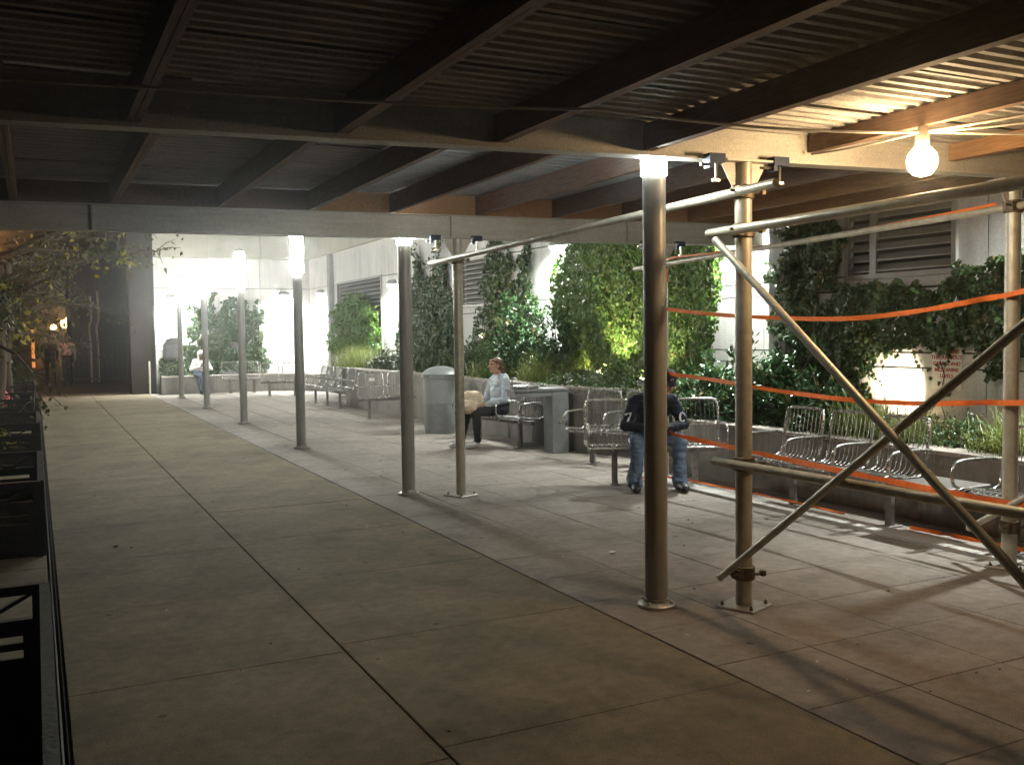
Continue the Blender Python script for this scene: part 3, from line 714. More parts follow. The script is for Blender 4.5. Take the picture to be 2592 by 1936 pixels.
# ================================================================== foliage
def leafmesh(name, C_, D_, U_, L_, Wd, mt, fold=.25):
    """C centre, D leaf direction, U normal; kite shaped folded leaf with 4 tris"""
    n = len(C_); D_ = D_/np.linalg.norm(D_,axis=1)[:,None]
    Sd = np.cross(D_, U_); Sd /= np.linalg.norm(Sd,axis=1)[:,None]+1e-9; N_ = np.cross(Sd, D_)
    L_ = L_[:,None]; Wd = Wd[:,None]
    base = C_-D_*L_*.5; tip = C_+D_*L_*.5-N_*L_*.12; mid = C_+N_*L_*.04
    l = C_-D_*L_*.08+Sd*Wd*.5-N_*Wd*fold; r = C_-D_*L_*.08-Sd*Wd*.5-N_*Wd*fold
    V = np.stack([base,l,mid,r,tip],1).reshape(-1,3)
    o = (np.arange(n)*5)[:,None]
    F = np.concatenate([o+[0,2,1],o+[0,3,2],o+[1,2,4],o+[2,3,4]],1).reshape(-1,3)
    me = bpy.data.meshes.new(name); me.vertices.add(len(V)); me.vertices.foreach_set('co', V.ravel().astype(np.float32))
    me.loops.add(len(F)*3); me.loops.foreach_set('vertex_index', F.ravel().astype(np.int32))
    me.polygons.add(len(F)); me.polygons.foreach_set('loop_start', (np.arange(len(F))*3).astype(np.int32))
    me.update(calc_edges=True); me.validate(); me.materials.append(mt); return me
def nz3(p, s): return np.array([noise.noise(Vector(q)*s) for q in p])
def inpoly(y_, z_, poly):
    c = np.zeros(len(y_), bool); n = len(poly); j = n-1
    for i in range(n):
        yi, zi = poly[i]; yj, zj = poly[j]
        cond = ((zi > z_) != (zj > z_)) & (y_ < (yj-yi)*(z_-zi)/((zj-zi) or 1e-9)+yi); c ^= cond; j = i
    return c
def ivy(name, label, poly, n, depth, mt='ivy', size=(.04,.075), gap=.0, edge=.10, wallaxis='x', wallpos=WX-.03, cat='climbing plant', stems=8, gs=3.2, flat=.0):
    ys = [p[0] for p in poly]; zs = [p[1] for p in poly]
    y_ = rng.uniform(min(ys)-.15, max(ys)+.15, n*3); z_ = rng.uniform(min(zs)-.1, max(zs)+.15, n*3)
    q = np.stack([y_,z_,np.zeros_like(y_)],1)
    jy = nz3(q, 3.0)*edge*1.6+nz3(q+7, 9)*edge; jz = nz3(q+13, 3.0)*edge*1.6+nz3(q+21, 9)*edge
    k = inpoly(y_+jy, z_+jz, poly); g_ = nz3(q+31, gs); k &= g_ > gap-.5
    y_ = y_[k][:n]; z_ = z_[k][:n]; m_ = len(y_)
    q = np.stack([y_,z_,np.zeros_like(y_)],1)
    cl = .55+.25*flat+(1-flat)*(.45*nz3(q+50, 3.5)+.35*nz3(q+80, 9))
    d = depth*np.clip(cl,.12,1.3)*rng.uniform(.25,1,m_)**.6+.01
    D_ = np.stack([rng.normal(0,.35,m_)-.25, rng.normal(0,.7,m_), rng.normal(-.7,.5,m_)],1)
    U_ = np.stack([-np.ones(m_), rng.normal(0,.55,m_), rng.normal(.35,.45,m_)],1)
    C_ = np.stack([wallpos-d, y_, z_],1)
    if wallaxis == 'y':
        C_ = np.stack([y_, wallpos-d, z_],1); D_ = D_[:,[1,0,2]]; U_ = U_[:,[1,0,2]]
    L_ = rng.uniform(*size, m_)
    t = thing(name, label, cat, tuple(np.array([wallpos, ys[0], min(zs)]) if wallaxis=='x' else np.array([ys[0], wallpos, min(zs)])))
    off = np.array(t.location)
    link('leaves', leafmesh('leaves', C_-off, D_, U_, L_, L_*.85, T[mt]), t)
    for i in range(stems):
        sm = MB(); yy = random.uniform(min(ys)+.1, max(ys)-.1); zz = min(zs); pts = []
        while zz < max(zs)-.1 and len(pts) < 30:
            if not inpoly(np.array([yy]), np.array([zz+.02]), poly)[0] and len(pts) > 2: break
            p = (wallpos-.02, yy, zz) if wallaxis=='x' else (yy, wallpos-.02, zz)
            pts.append(tuple(Vector(p)-Vector(off))); yy += random.uniform(-.06,.06); zz += random.uniform(.08,.16)
        if len(pts) > 2: sm.tube(pts, .005, 5).build('stem', T['vstem'], t)
    return t
# backing hedge core volumes are made of leaves only
ivy('ivy','dark ivy climbing beside and below the louvre, hanging over the lit patch',
    [(8.35,.55),(8.42,1.5),(8.38,2.3),(8.15,3.0),(7.45,3.05),(7.4,2.15),(7.0,2.02),(6.3,1.95),(5.9,2.12),(5.3,2.3),(4.9,2.35),(4.3,2.1),(4.3,1.55),(5.0,1.35),(5.5,1.25),(5.75,1.42),(6.4,1.42),(6.75,1.36),(6.98,1.1),(7.0,.55)], 17000, .26, 'ivy', (.035,.075), gap=.02, edge=.12, stems=16)
ivy('ivy','thin ivy trails over the bare wall patch and the sign edge',
    [(6.95,.9),(6.95,1.45),(5.9,1.45),(5.85,1.3),(6.1,1.30),(6.2,.62),(6.35,.62),(6.3,1.1),(6.5,1.3),(6.8,1.2)], 110, .05, 'ivy', (.04,.07), gap=.1, stems=5)
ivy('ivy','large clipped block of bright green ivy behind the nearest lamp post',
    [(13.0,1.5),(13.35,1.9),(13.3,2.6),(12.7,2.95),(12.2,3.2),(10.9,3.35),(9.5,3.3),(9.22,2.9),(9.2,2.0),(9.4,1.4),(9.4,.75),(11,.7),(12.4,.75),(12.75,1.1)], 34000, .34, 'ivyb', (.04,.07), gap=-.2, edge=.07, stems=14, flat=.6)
ivy('vine','vine with ragged top fingers, right of the small louvre',
    [(16.7,.8),(16.6,1.6),(16.2,2.2),(16.25,2.6),(15.9,2.95),(15.8,3.4),(15.55,3.6),(15.45,3.0),(15.3,2.9),(15.2,3.3),(15.05,3.0),(14.9,2.6),(14.7,2.7),(14.55,3.3),(14.4,3.1),(14.3,2.5),(14.1,2.1),(14.0,1.5),(14.1,.8)], 7000, .2, 'ivy', (.05,.085), gap=.14, edge=.12, stems=12)
ivy('vine','tall vine with thin top shoots between second lamp post and slim post',
    [(20.9,.8),(20.8,1.8),(20.4,2.5),(20.1,2.75),(19.8,2.6),(19.7,3.1),(19.55,3.6),(19.35,3.2),(19.2,2.9),(18.95,3.1),(18.75,2.7),(18.5,3.0),(18.3,3.8),(18.1,3.2),(17.9,2.6),(17.65,2.4),(17.5,1.8),(17.4,.8)], 7500, .25, 'ivy', (.05,.09), gap=.1, edge=.13, stems=12)
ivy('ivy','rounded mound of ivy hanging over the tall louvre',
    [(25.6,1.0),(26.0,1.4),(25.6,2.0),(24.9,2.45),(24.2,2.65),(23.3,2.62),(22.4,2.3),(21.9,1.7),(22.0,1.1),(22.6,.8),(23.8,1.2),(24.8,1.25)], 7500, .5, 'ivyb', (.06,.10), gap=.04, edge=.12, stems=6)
ivy('vine','wide climbing vine covering the middle of the end wall',
    [(3.95,.5),(3.9,1.4),(4.05,2.4),(4.4,2.55),(4.7,2.9),(5.0,2.6),(5.35,2.75),(5.7,2.5),(6.0,2.6),(6.1,1.8),(6.2,.5)], 6500, .3, 'ivy', (.06,.11), gap=.12, edge=.16, wallaxis='y', wallpos=28.96, stems=12)
ivy('vine','low vine under the grey cabinet at the left of the end wall',
    [(3.2,.45),(3.15,.9),(3.3,1.05),(3.6,.98),(3.95,1.1),(4.0,.45)], 900, .2, 'ivy', (.06,.1), gap=.2, edge=.1, wallaxis='y', wallpos=28.96, stems=4)

def bush(name, label, c, r, n, mt, size, cat='shrub', asp=.42, up=.55, gap=-.15, stems=9, shoots=0):
    t = thing(name, label, cat, (c[0],c[1],c[2]))
    # clustered rosettes on branch tips through an irregular crown
    m_ = max(12, n//14); P_ = rng.normal(0,1,(m_,3)); P_ /= np.linalg.norm(P_,axis=1)[:,None]; P_[:,2] = np.abs(P_[:,2])
    rad = rng.uniform(.45,1.0,m_)**.7*(1+.28*nz3(P_,2.2))
    tips = P_*rad[:,None]*np.array(r)
    if shoots:
        for i in range(shoots): tips[i,2] = r[2]*rng.uniform(1.0,1.35)
    reps = 14; Cc = np.repeat(tips, reps, 0); k = len(Cc)
    outd = np.repeat(P_, reps, 0)
    D_ = rng.normal(0,.75,(k,3))+outd*.5; D_[:,2] += up
    Dn = D_/np.linalg.norm(D_,axis=1)[:,None]
    L_ = rng.uniform(*size,k); C_ = Cc+Dn*L_[:,None]*.6+rng.normal(0,.025,(k,3))-np.array([0,0,1])*rng.uniform(0,.10,k)[:,None]
    C_[:,2] = np.maximum(C_[:,2], .0)
    U_ = rng.normal(0,.35,(k,3)); U_[:,2] += 1; U_ += outd*.5
    link('leaves', leafmesh('leaves', C_, D_, U_, L_, L_*asp, T[mt]), t)
    sm = MB()
    for i in range(stems):
        p = tips[i*m_//stems]; sm.tube([(0+random.uniform(-.05,.05),random.uniform(-.05,.05),-.05),tuple(p*.5*np.array([1,1,1.1])),tuple(p)], [.014,.01,.005], 5)
    sm.build('stems', T['vstem'], t)
    return t
bush('laurel_bush','glossy laurel bush at the left foot of the grey pier', (7.1,7.95,.58),(.38,.72,.72), 3800,'laurel',(.07,.12),stems=14,shoots=10)
bush('laurel_bush','glossy laurel bush right of the nearest lamp post, under the ivy block', (7.0,8.9,.58),(.46,.75,.62), 3600,'laurel',(.07,.12),shoots=6)
bush('laurel_bush','low laurel bush under the dark ivy, left of the first bench back', (7.0,7.1,.56),(.36,.62,.5), 2600,'laurel',(.06,.11),shoots=3)
bush('laurel_bush','pale flowering laurel with upright shoots left of the bright wall', (7.05,13.9,.84),(.45,.85,1.0), 3600,'laurel',(.07,.13),stems=16,shoots=24)
bush('laurel_bush','laurel bush in front of the bright wall below the wall light', (7.1,12.75,.84),(.38,.6,.75), 2300,'laurel',(.06,.11),shoots=16)
bush('dark_shrub','low dark rounded shrub overhanging the planter right of the fountain', (6.85,11.15,.80),(.5,1.05,.34), 3400,'ivy',(.03,.06),up=.1)
bush('dark_shrub','dark shrub under the ivy block behind the man', (6.95,10.35,.70),(.42,.5,.40), 1700,'ivy',(.03,.06),up=.1)
bush('dark_shrub','dark rounded shrub behind the woman\'s bench', (7.0,15.3,.84),(.45,.8,.75), 3200,'ivy',(.045,.08),up=.1)
bush('dark_shrub','dark shrub mass between the litter bin and the tall vine', (6.95,17.6,.82),(.5,1.6,.62), 4200,'ivy',(.05,.09),up=.1)
bush('dark_shrub','dark shrub right of the yellow grasses under the ivy mound', (6.85,19.9,.84),(.45,.6,.42), 1500,'ivy',(.05,.09),up=.1)
bush('ground_ivy','low ground ivy beside the grasses by the right hand post', (6.98,5.55,.55),(.34,.52,.30), 2200,'ivy',(.03,.055),cat='ground cover plant',up=.1)
bush('ground_ivy','low green ivy spilling over the planter left of the fountain', (6.75,11.95,.86),(.35,.55,.16), 1100,'ivyb',(.04,.07),cat='ground cover plant',up=.1)
bush('ground_ivy','small green plant behind the woman\'s shoulder', (6.8,14.1,.86),(.3,.5,.2), 700,'ivyb',(.07,.12),cat='ground cover plant',up=.3)
bush('dark_shrub','leafy shrub in the end planter left of the vine', (3.55,28.62,.45),(.38,.22,.45), 900,'ivy',(.06,.1),up=.3)
bush('flowering_shrub','white lit shrub top on the grasses under the ivy mound', (7.1,21.8,.95),(.3,.5,.42), 900,'laurel',(.05,.09),up=.3)

def grass(label, c, spread, n, length, mt='grass', droop=.9):
    t = thing('ornamental_grass', label, 'grass clump', c, 0, 'ornamental grass clumps in the planters')
    V = []; F = []
    for i in range(n):
        bx, by = random.gauss(0,spread[0]*.35), random.gauss(0,spread[1]*.35); a = random.uniform(0,2*PI); L_ = length*random.uniform(.55,1.15)
        lean = random.uniform(.15,.95); wd = random.uniform(.0035,.007); dx, dy = math.cos(a), math.sin(a); sx, sy = -dy*wd, dx*wd
        o = len(V)
        for j in range(5):
            s_ = j/4; hr = lean*L_*s_*(.5+.5*s_); hz = L_*(s_*math.sqrt(max(.05,1-lean*lean*.6))-droop*lean*s_*s_*.55); k = 1-s_*.85
            V += [(bx+dx*hr-sx*k, by+dy*hr-sy*k, hz),(bx+dx*hr+sx*k, by+dy*hr+sy*k, hz)]
            if j: F.append((o+2*j-2,o+2*j-1,o+2*j+1,o+2*j))
    me = bpy.data.meshes.new('blades'); me.from_pydata(V,[],F); me.materials.append(T[mt]); link('blades', me, t); return t
grass('grass clump spilling over the coping behind the second bench back',(6.85,6.45,.56),(.3,.6),800,.48)
grass('grass clump between the second and third bench backs',(6.82,5.95,.56),(.25,.35),480,.42)
grass('grass clump left of the right hand scaffold post',(6.85,4.95,.56),(.28,.4),620,.46)
grass('grass clump right of the right hand scaffold post',(6.85,4.3,.56),(.3,.4),620,.48)
grass('yellow green grass clump between the woman and the small spotlight',(6.85,12.75,.84),(.35,.8),1000,.52)
grass('warm lit grass tuft right at the small spotlight',(7.05,12.05,.84),(.25,.35),420,.5)
grass('wide yellow grass clump on the curved planter under the ivy mound',(6.7,21.6,.82),(.5,1.6),1700,.62)
grass('grass tuft by the dark shrub right of the yellow grasses',(6.75,20.4,.82),(.3,.5),500,.55)
grass('small grass tuft behind the man\'s bench',(6.95,10.0,.62),(.2,.25),260,.35)
grass('small bright tuft behind the woman',(6.7,14.6,.84),(.3,.4),300,.35)

# ================================================================== people
def tc(mb_, p0, p1, r0, r1, seg=14):
    p0, p1 = Vector(p0), Vector(p1); d = p1-p0
    q = (d if d.length > 1e-5 else Vector((0,0,1))).to_track_quat('Z','Y').to_matrix(); L_ = d.length; prof = []
    for k in range(1,6): t_ = -PI/2+PI/2*k/5.5; prof.append((r0*math.cos(t_), r0*math.sin(t_)))
    prof.append((r0, 0)); prof.append((r1, L_))
    for k in range(1,6): t_ = PI/2*k/5.5; prof.append((r1*math.cos(t_), L_+r1*math.sin(t_)))
    o = MB().lathe(prof, (0,0,0), seg); mb_.add([p0+q @ Vector(v) for v in o.v], o.f)
def el(mb_, c, r, rot=None):
    prof = [(math.cos(t_), math.sin(t_)) for t_ in [-PI/2+PI*k/13 for k in range(1,13)]]
    o = MB().lathe(prof, (0,0,0), 18); q = rot or Matrix.Identity(3); c = Vector(c)
    mb_.add([c+q @ Vector((v[0]*r[0],v[1]*r[1],v[2]*r[2])) for v in o.v], o.f)
def remesh(name, prims, vox, mats, parent, smooth=3, label=None, folds=()):
    bm = MB(); segs = []
    for p in prims:
        if p[0] == 'c': _, a, b_, r0, r1, m_ = p; tc(bm, a, b_, r0, r1); segs.append((Vector(a), Vector(b_), r0, r1, m_))
        else: _, c, r, m_ = p[:4]; el(bm, c, r, p[4] if len(p) > 4 else None); segs.append((Vector(c), Vector(c), min(r), min(r), m_))
    me = bm.mesh(name, [])
    o = bpy.data.objects.new(name, me); COL.objects.link(o)
    md = o.modifiers.new('r','REMESH'); md.mode = 'VOXEL'; md.voxel_size = vox; md.use_smooth_shade = True
    if smooth: m2 = o.modifiers.new('s','SMOOTH'); m2.iterations = smooth; m2.factor = .5
    dg = bpy.context.evaluated_depsgraph_get(); nm = bpy.data.meshes.new_from_object(o.evaluated_get(dg)); bpy.data.objects.remove(o)
    nm.materials.clear()
    for t_ in mats: nm.materials.append(t_)
    N = len(nm.polygons); cen = np.empty(N*3, np.float32); nm.polygons.foreach_get('center', cen); cen = cen.reshape(-1,3)
    best = np.full(N, 1e9); mi = np.zeros(N, np.int32)
    for a, b_, r0, r1, m_ in segs:
        A = np.array(a); B = np.array(b_)-A; l2 = B@B
        t_ = np.clip(((cen-A)@B)/l2,0,1) if l2 > 1e-8 else np.zeros(N)
        d = np.linalg.norm(cen-(A+t_[:,None]*B),axis=1)-(r0+(r1-r0)*t_)
        k = d < best; best[k] = d[k]; mi[k] = m_
    if folds:
        famp = .6 if 'pale grey fleece' in [m__.name for m__ in mats] else 1
        nv = len(nm.vertices); vm = np.zeros(nv, bool); nl = len(nm.loops)
        lv = np.empty(nl, np.int32); nm.loops.foreach_get('vertex_index', lv); lt = np.empty(N, np.int32); nm.polygons.foreach_get('loop_total', lt)
        vm[lv[np.repeat(np.isin(mi, folds), lt)]] = True
        co_ = np.empty(nv*3, np.float32); nm.vertices.foreach_get('co', co_); co_ = co_.reshape(-1,3)
        no_ = np.empty(nv*3, np.float32); nm.vertices.foreach_get('normal', no_); no_ = no_.reshape(-1,3)
        c_ = co_[vm]; a_ = np.array([noise.noise(Vector((q[0]*9, q[1]*9, q[2]*22)))+.6*noise.noise(Vector((q[0]*20+5, q[1]*20, q[2]*34))) for q in c_.tolist()])
        co_[vm] = c_+no_[vm]*(famp*(.013*a_-.004*abs(a_)))[:,None]; nm.vertices.foreach_set('co', co_.ravel())
    nm.polygons.foreach_set('material_index', mi); nm.polygons.foreach_set('use_smooth', [True]*N); nm.update()
    ob = link(name, nm, parent)
    if label: ob['label'] = label
    return ob
def hand(P_, wrist, dirv, palmn, thumb_side, s=1, m_=0, curl=.8):
    w_ = Vector(wrist); d = Vector(dirv).normalized(); n = Vector(palmn); n = (n-d*n.dot(d)).normalized(); sd = d.cross(n)*thumb_side
    P_.append(('c', w_, w_+d*.055*s, .026*s, .028*s, m_))
    for i, L_ in enumerate((.062,.070,.066,.052)):
        b_ = w_+d*.075*s+sd*(.030-.020*i)*s; k1 = b_+(d*math.cos(curl*.6)+n*math.sin(curl*.6))*L_*.5*s; k2 = k1+(d*math.cos(curl*1.5)+n*math.sin(curl*1.5))*L_*.5*s
        P_.append(('c', w_+d*.04*s+sd*(.018-.012*i)*s, b_, .011*s, .0105*s, m_)); P_.append(('c', b_, k1, .0105*s, .0095*s, m_)); P_.append(('c', k1, k2, .0095*s, .008*s, m_))
    t0 = w_+d*.02*s+sd*.022*s; t1 = t0+(sd*.75+d*.6+n*.3).normalized()*.04*s; t2 = t1+(d*.9+n*.5).normalized()*.032*s
    P_.append(('c', t0, t1, .013*s, .011*s, m_)); P_.append(('c', t1, t2, .011*s, .009*s, m_))
def head(P_, c, fwd, up, m_=0, s=1):
    f = Vector(fwd).normalized(); u = Vector(up); u = (u-f*u.dot(f)).normalized(); r = f.cross(u)
    B = Matrix((r, f, u)).transposed(); c = Vector(c)
    L = lambda x, y_, z_: c+(r*x+f*y_+u*z_)*s
    P_.append(('e', L(0,-.012,.025), (.074*s,.092*s,.088*s), m_, B)); P_.append(('e', L(0,.018,-.040), (.056*s,.066*s,.070*s), m_, B)); P_.append(('e', L(0,.052,-.085), (.026*s,.024*s,.022*s), m_, B))
    P_.append(('c', L(0,.078,.022), L(0,.103,-.022), .009*s, .015*s, m_)); P_.append(('e', L(0,.072,.040), (.045*s,.016*s,.012*s), m_, B))
    P_.append(('e', L(0,.080,-.052), (.024*s,.012*s,.008*s), m_, B))
    for s_ in (-1,1):
        P_.append(('e', L(s_*.074,-.008,-.005), (.010*s,.020*s,.032*s), m_, B)); P_.append(('e', L(s_*.036,.055,-.012), (.026*s,.022*s,.022*s), m_, B))
    return L, B
def face(L, B, t, s=1, eye='eye'):
    bm = MB()
    for s_ in (-1,1):
        o = MB().lathe([(.002,-.009),(.008,-.005),(.010,0),(.008,.005),(.002,.009)], n=10).build('eye', T['eye'], t, tuple(L(s_*.030,.074,.014)))
    o = MB().lathe([(.001,-.006),(.006,0),(.001,.006)], n=8).build('mouth', T['lip'], t, tuple(L(0,.086,-.052))); o.scale = (3.2,1,1); o.rotation_euler = B.to_euler()

def seated_man():
    t = thing('person', 'seated man bent over a phone, in dark cap, navy jersey and washed jeans', 'person', (BX-.04,BY+.02,0), BR+.04)
    P_ = []; J, N_, S_, K = 1, 2, 3, 0
    P_ += [('e',(0,.03,.53),(.185,.14,.12),J),('c',(-.10,.0,.52),(.10,.0,.52),.12,.12,J)]
    P_ += [('e',(0,-.03,.66),(.175,.135,.14),N_),('e',(0,-.11,.78),(.19,.135,.15),N_),('e',(0,-.19,.88),(.19,.12,.11),N_)]
    P_ += [('c',(-.17,-.21,.895),(.17,-.21,.895),.072,.072,N_)]
    P_ += [('c',(.03,-.24,.93),(.10,-.30,1.02),.055,.052,K),('c',(0,-.22,.92),(0,-.25,.945),.07,.066,N_)]
    for s_ in (-1,1):
        kx = .215*s_
        P_ += [('c',(s_*.10,-.02,.53),(kx,-.44,.50),.098,.072,J),('c',(kx,-.45,.50),(kx*.98,-.43,.30),.074,.063,J),('c',(kx*.98,-.43,.30),(kx*1.05,-.38,.12),.063,.082,J),('c',(kx*1.05,-.38,.12),(kx*1.06,-.41,.075),.082,.078,J)]
        P_ += [('c',(kx*1.02,-.39,.06),(kx*1.12,-.60,.045),.047,.043,S_),('c',(kx*1.02,-.37,.04),(kx*1.02,-.35,.04),.042,.04,S_)]
        el_ = Vector((s_*.30,-.26,.64)); wr = Vector((s_*.10,-.44,.635))
        P_ += [('c',(s_*.19,-.20,.88),el_,.068,.056,N_),('c',el_,wr,.055,.042,N_)]
        hand(P_, wr+Vector((-s_*.03,-.03,.005)), (-s_*.55,-.75,.12), (0,-.1,1), 1 if s_ < 0 else -1, 1.0, K, .7)
    L, B = head(P_, (.13,-.34,1.085), (.12,-.80,-.55), (0,-.55,.7), K)
    remesh('body', P_, .0085, [T['skin'],T['jeans'],T['navy'],T['shoe']], t, 2, folds=(1,2))
    face(L, B, t)
    cp = [('e',L(0,-.014,.052),(.083,.100,.070),0,B),('e',L(0,.085,.050),(.062,.07,.010),0,B)]
    remesh('cap', cp, .006, [T['cap']], t, 2)
    text('N', .045, T['silver'], t, tuple(L(0,.088,.075)), (Matrix((B.col[0],B.col[2],-B.col[1])).transposed()).to_euler(), 'cap_logo')
    remesh('hair', [('e',L(0,-.035,.0),(.078,.075,.06),0,B)], .007, [T['hair']], t, 1)
    text('7', .15, T['silver'], t, (-.27,-.315,.67), (math.radians(76),math.radians(-8),math.radians(-16)), 'jersey_number', bold=True)
    text('0', .15, T['silver'], t, (.27,-.315,.67), (math.radians(76),math.radians(8),math.radians(16)), 'jersey_number', bold=True)
    ph = MB().cbox(-.035,.035,-.065,.065,-.005,.005,.002).build('phone', T['shoe'], None)
    tag(ph, 'dark phone held in both hands by the man in navy', 'phone')
    ph.matrix_world = R2(BX-.04,BY+.02,0,BR+.04) @ Matrix.Translation((0,-.515,.665)) @ Matrix.Rotation(.5,4,'X')
    return t
seated_man()

def seated_woman():
    rz = math.radians(-82); t = thing('person', 'seated woman in pale grey hooded fleece with auburn ponytail, seen from the side', 'person', (5.83,12.28,0), rz)
    P_ = []; K, G, B_, S_ = 0, 1, 2, 3
    P_ += [('e',(0,.05,.52),(.17,.13,.11),B_),('c',(-.09,.02,.51),(.09,.02,.51),.11,.11,B_)]
    P_ += [('e',(0,.06,.62),(.17,.135,.14),G),('e',(0,.05,.76),(.165,.125,.15),G),('e',(0,.05,.88),(.17,.115,.11),G),('c',(-.14,.06,.93),(.14,.06,.93),.062,.062,G)]
    P_ += [('c',(0,.05,.95),(0,.015,1.06),.05,.047,K),('e',(0,.12,.955),(.10,.07,.065),G),('c',(-.06,.03,.965),(.06,.03,.965),.055,.055,G)]
    for s_, fy in ((-1,-.52),(1,-.40)):
        kx = .11*s_
        P_ += [('c',(s_*.09,0,.52),(kx,-.42,.50),.09,.066,B_),('c',(kx,-.42,.50),(kx,fy,.11),.064,.046,B_)]
        P_ += [('c',(kx,fy,.055),(kx*1.05,fy-.17,.04),.04,.036,S_)]
        el_ = Vector((s_*.235,-.01,.66)); wr = Vector((s_*.10,-.23,.60))
        P_ += [('c',(s_*.165,.05,.92),el_,.062,.055,G),('c',el_,wr,.054,.042,G)]
        hand(P_, wr+Vector((-s_*.01,-.03,0)), (-s_*.35,-.9,-.1), (0,-.2,-1), -1 if s_ < 0 else 1, .95, K, .6)
    L, B = head(P_, (0,-.02,1.135), (0,-1,.04), (0,.04,1), K, .97)
    remesh('body', P_, .0085, [T['skin'],T['greyhood'],T['black'],T['white']], t, 2, folds=(1,2))
    face(L, B, t)
    hp = [('e',L(0,-.030,.040),(.083,.090,.080),0,B),('e',L(0,-.055,-.01),(.070,.062,.070),0,B),('c',L(0,-.115,-.02),L(0,-.165,-.10),.030,.026,0),('c',L(0,-.165,-.10),L(0,-.155,-.19),.026,.010,0),('e',L(0,.035,.075),(.065,.04,.022),0,B)]
    remesh('hair', hp, .006, [T['hair']], t, 2)
    X = R2(5.83,12.28,0,rz)
    b = thing('bag', 'soft cream bag held on the lap of the woman in grey', 'bag', tuple(X @ Vector((.0,-.36,.56))), rz)
    remesh('pouch', [('e',(0,-.02,.10),(.16,.13,.14),0),('e',(.03,-.12,.03),(.15,.12,.11),0),('e',(-.05,.03,.05),(.14,.10,.10),0),('e',(.0,-.10,.16),(.10,.10,.08),0)], .012, [T['cream']], b, 4, folds=(0,))
    MB().tube(spline([(-.10,-.16,.12),(-.06,-.20,.17),(.05,-.20,.17),(.09,-.16,.11)],4),.009,6).build('handle', T['cream'], b, smooth=60)
    return t
seated_woman()

def hooded():
    t = thing('person', 'far seated person with white hood up, looking at a phone, in blue jeans', 'person', (4.15,28.05,0), .05)
    P_ = []; K, Wt, J, S_, Pk = 0, 1, 2, 3, 4
    P_ += [('e',(0,.10,.55),(.17,.13,.11),J),('c',(-.09,.08,.55),(.09,.08,.55),.11,.11,J),('e',(0,.08,.70),(.17,.13,.16),Wt),('e',(0,.03,.85),(.17,.12,.12),Wt),('e',(0,-.06,.74),(.10,.06,.14),Pk),('c',(-.14,.02,.92),(.14,.02,.92),.065,.065,Wt),('c',(0,0,.94),(0,-.03,1.0),.05,.05,K)]
    for s_ in (-1,1):
        kx = .10*s_; P_ += [('c',(s_*.09,.05,.55),(kx,-.34,.52),.088,.066,J),('c',(kx,-.34,.52),(kx+.03,-.28,.10),.062,.05,J),('c',(kx+.03,-.28,.05),(kx+.03,-.44,.04),.042,.036,S_)]
        el_ = Vector((s_*.27,-.03,.68)); wr = Vector((s_*.07,-.26,.76)); P_ += [('c',(s_*.17,.02,.90),el_,.062,.054,Wt),('c',el_,wr,.052,.042,Wt)]
        hand(P_, wr+Vector((-s_*.01,-.02,.01)), (-s_*.4,-.6,.6), (0,-.3,.5), 1 if s_ < 0 else -1, .95, K, .7)
    L, B = head(P_, (0,-.06,1.07), (0,-.9,-.35), (0,-.3,1), K, .97)
    remesh('body', P_, .011, [T['skin2'],T['white'],T['jeans'],T['shoe'],T['pink']], t, 2)
    face(L, B, t)
    remesh('hood', [('e',L(0,-.035,.045),(.100,.085,.100),0,B),('e',L(0,-.06,-.03),(.095,.065,.09),0,B),('e',L(0,.02,.10),(.075,.05,.028),0,B),('c',L(.085,.0,.03),L(.06,-.01,-.12),.022,.03,0),('c',L(-.085,.0,.03),L(-.06,-.01,-.12),.022,.03,0)], .010, [T['white']], t, 2)
hooded()

def stander(x, y_, rz, label, top, sc=1):
    t = thing('person', label, 'person', (x,y_,0), rz)
    P_ = []
    P_ += [('e',(0,0,.95),(.16,.12,.13),1),('e',(0,0,1.12),(.16,.11,.16),2),('e',(0,0,1.3),(.19,.115,.14),2),('c',(-.15,0,1.40),(.15,0,1.40),.06,.06,2),('c',(0,0,1.44),(0,-.01,1.54),.05,.05,0)]
    for s_, f in ((-1,.12),(1,-.15)):
        P_ += [('c',(s_*.09,0,.92),(s_*.10,f*.5-.03,.5),.088,.062,1),('c',(s_*.10,f*.5-.03,.5),(s_*.10,f,.10),.06,.045,1),('c',(s_*.10,f,.05),(s_*.10,f-.17,.04),.04,.036,3)]
        P_ += [('c',(s_*.19,0,1.38),(s_*.24,-f*.3,1.12),.055,.045,2),('c',(s_*.24,-f*.3,1.12),(s_*.23,-f-.02,.90),.043,.034,2)]
        hand(P_, (s_*.23,-f-.03,.88), (0,-.1,-1), (-s_,0,0), 1, 1, 0, .5)
    L, B = head(P_, (0,-.02,1.62), (0,-1,0), (0,0,1), 0)
    remesh('body', P_, .014, [T['skin2'],T['black'],T[top],T['shoe']], t, 2)
    face(L, B, t)
    remesh('hair', [('e',L(0,-.02,.045),(.082,.092,.075),0,B)], .012, [T['cap']], t, 1)
stander(.42,35.2,.1,'left one of two dim people standing in the dark street','navy')
stander(.95,35.6,-.2,'right one of two dim people standing in the dark street','pink')

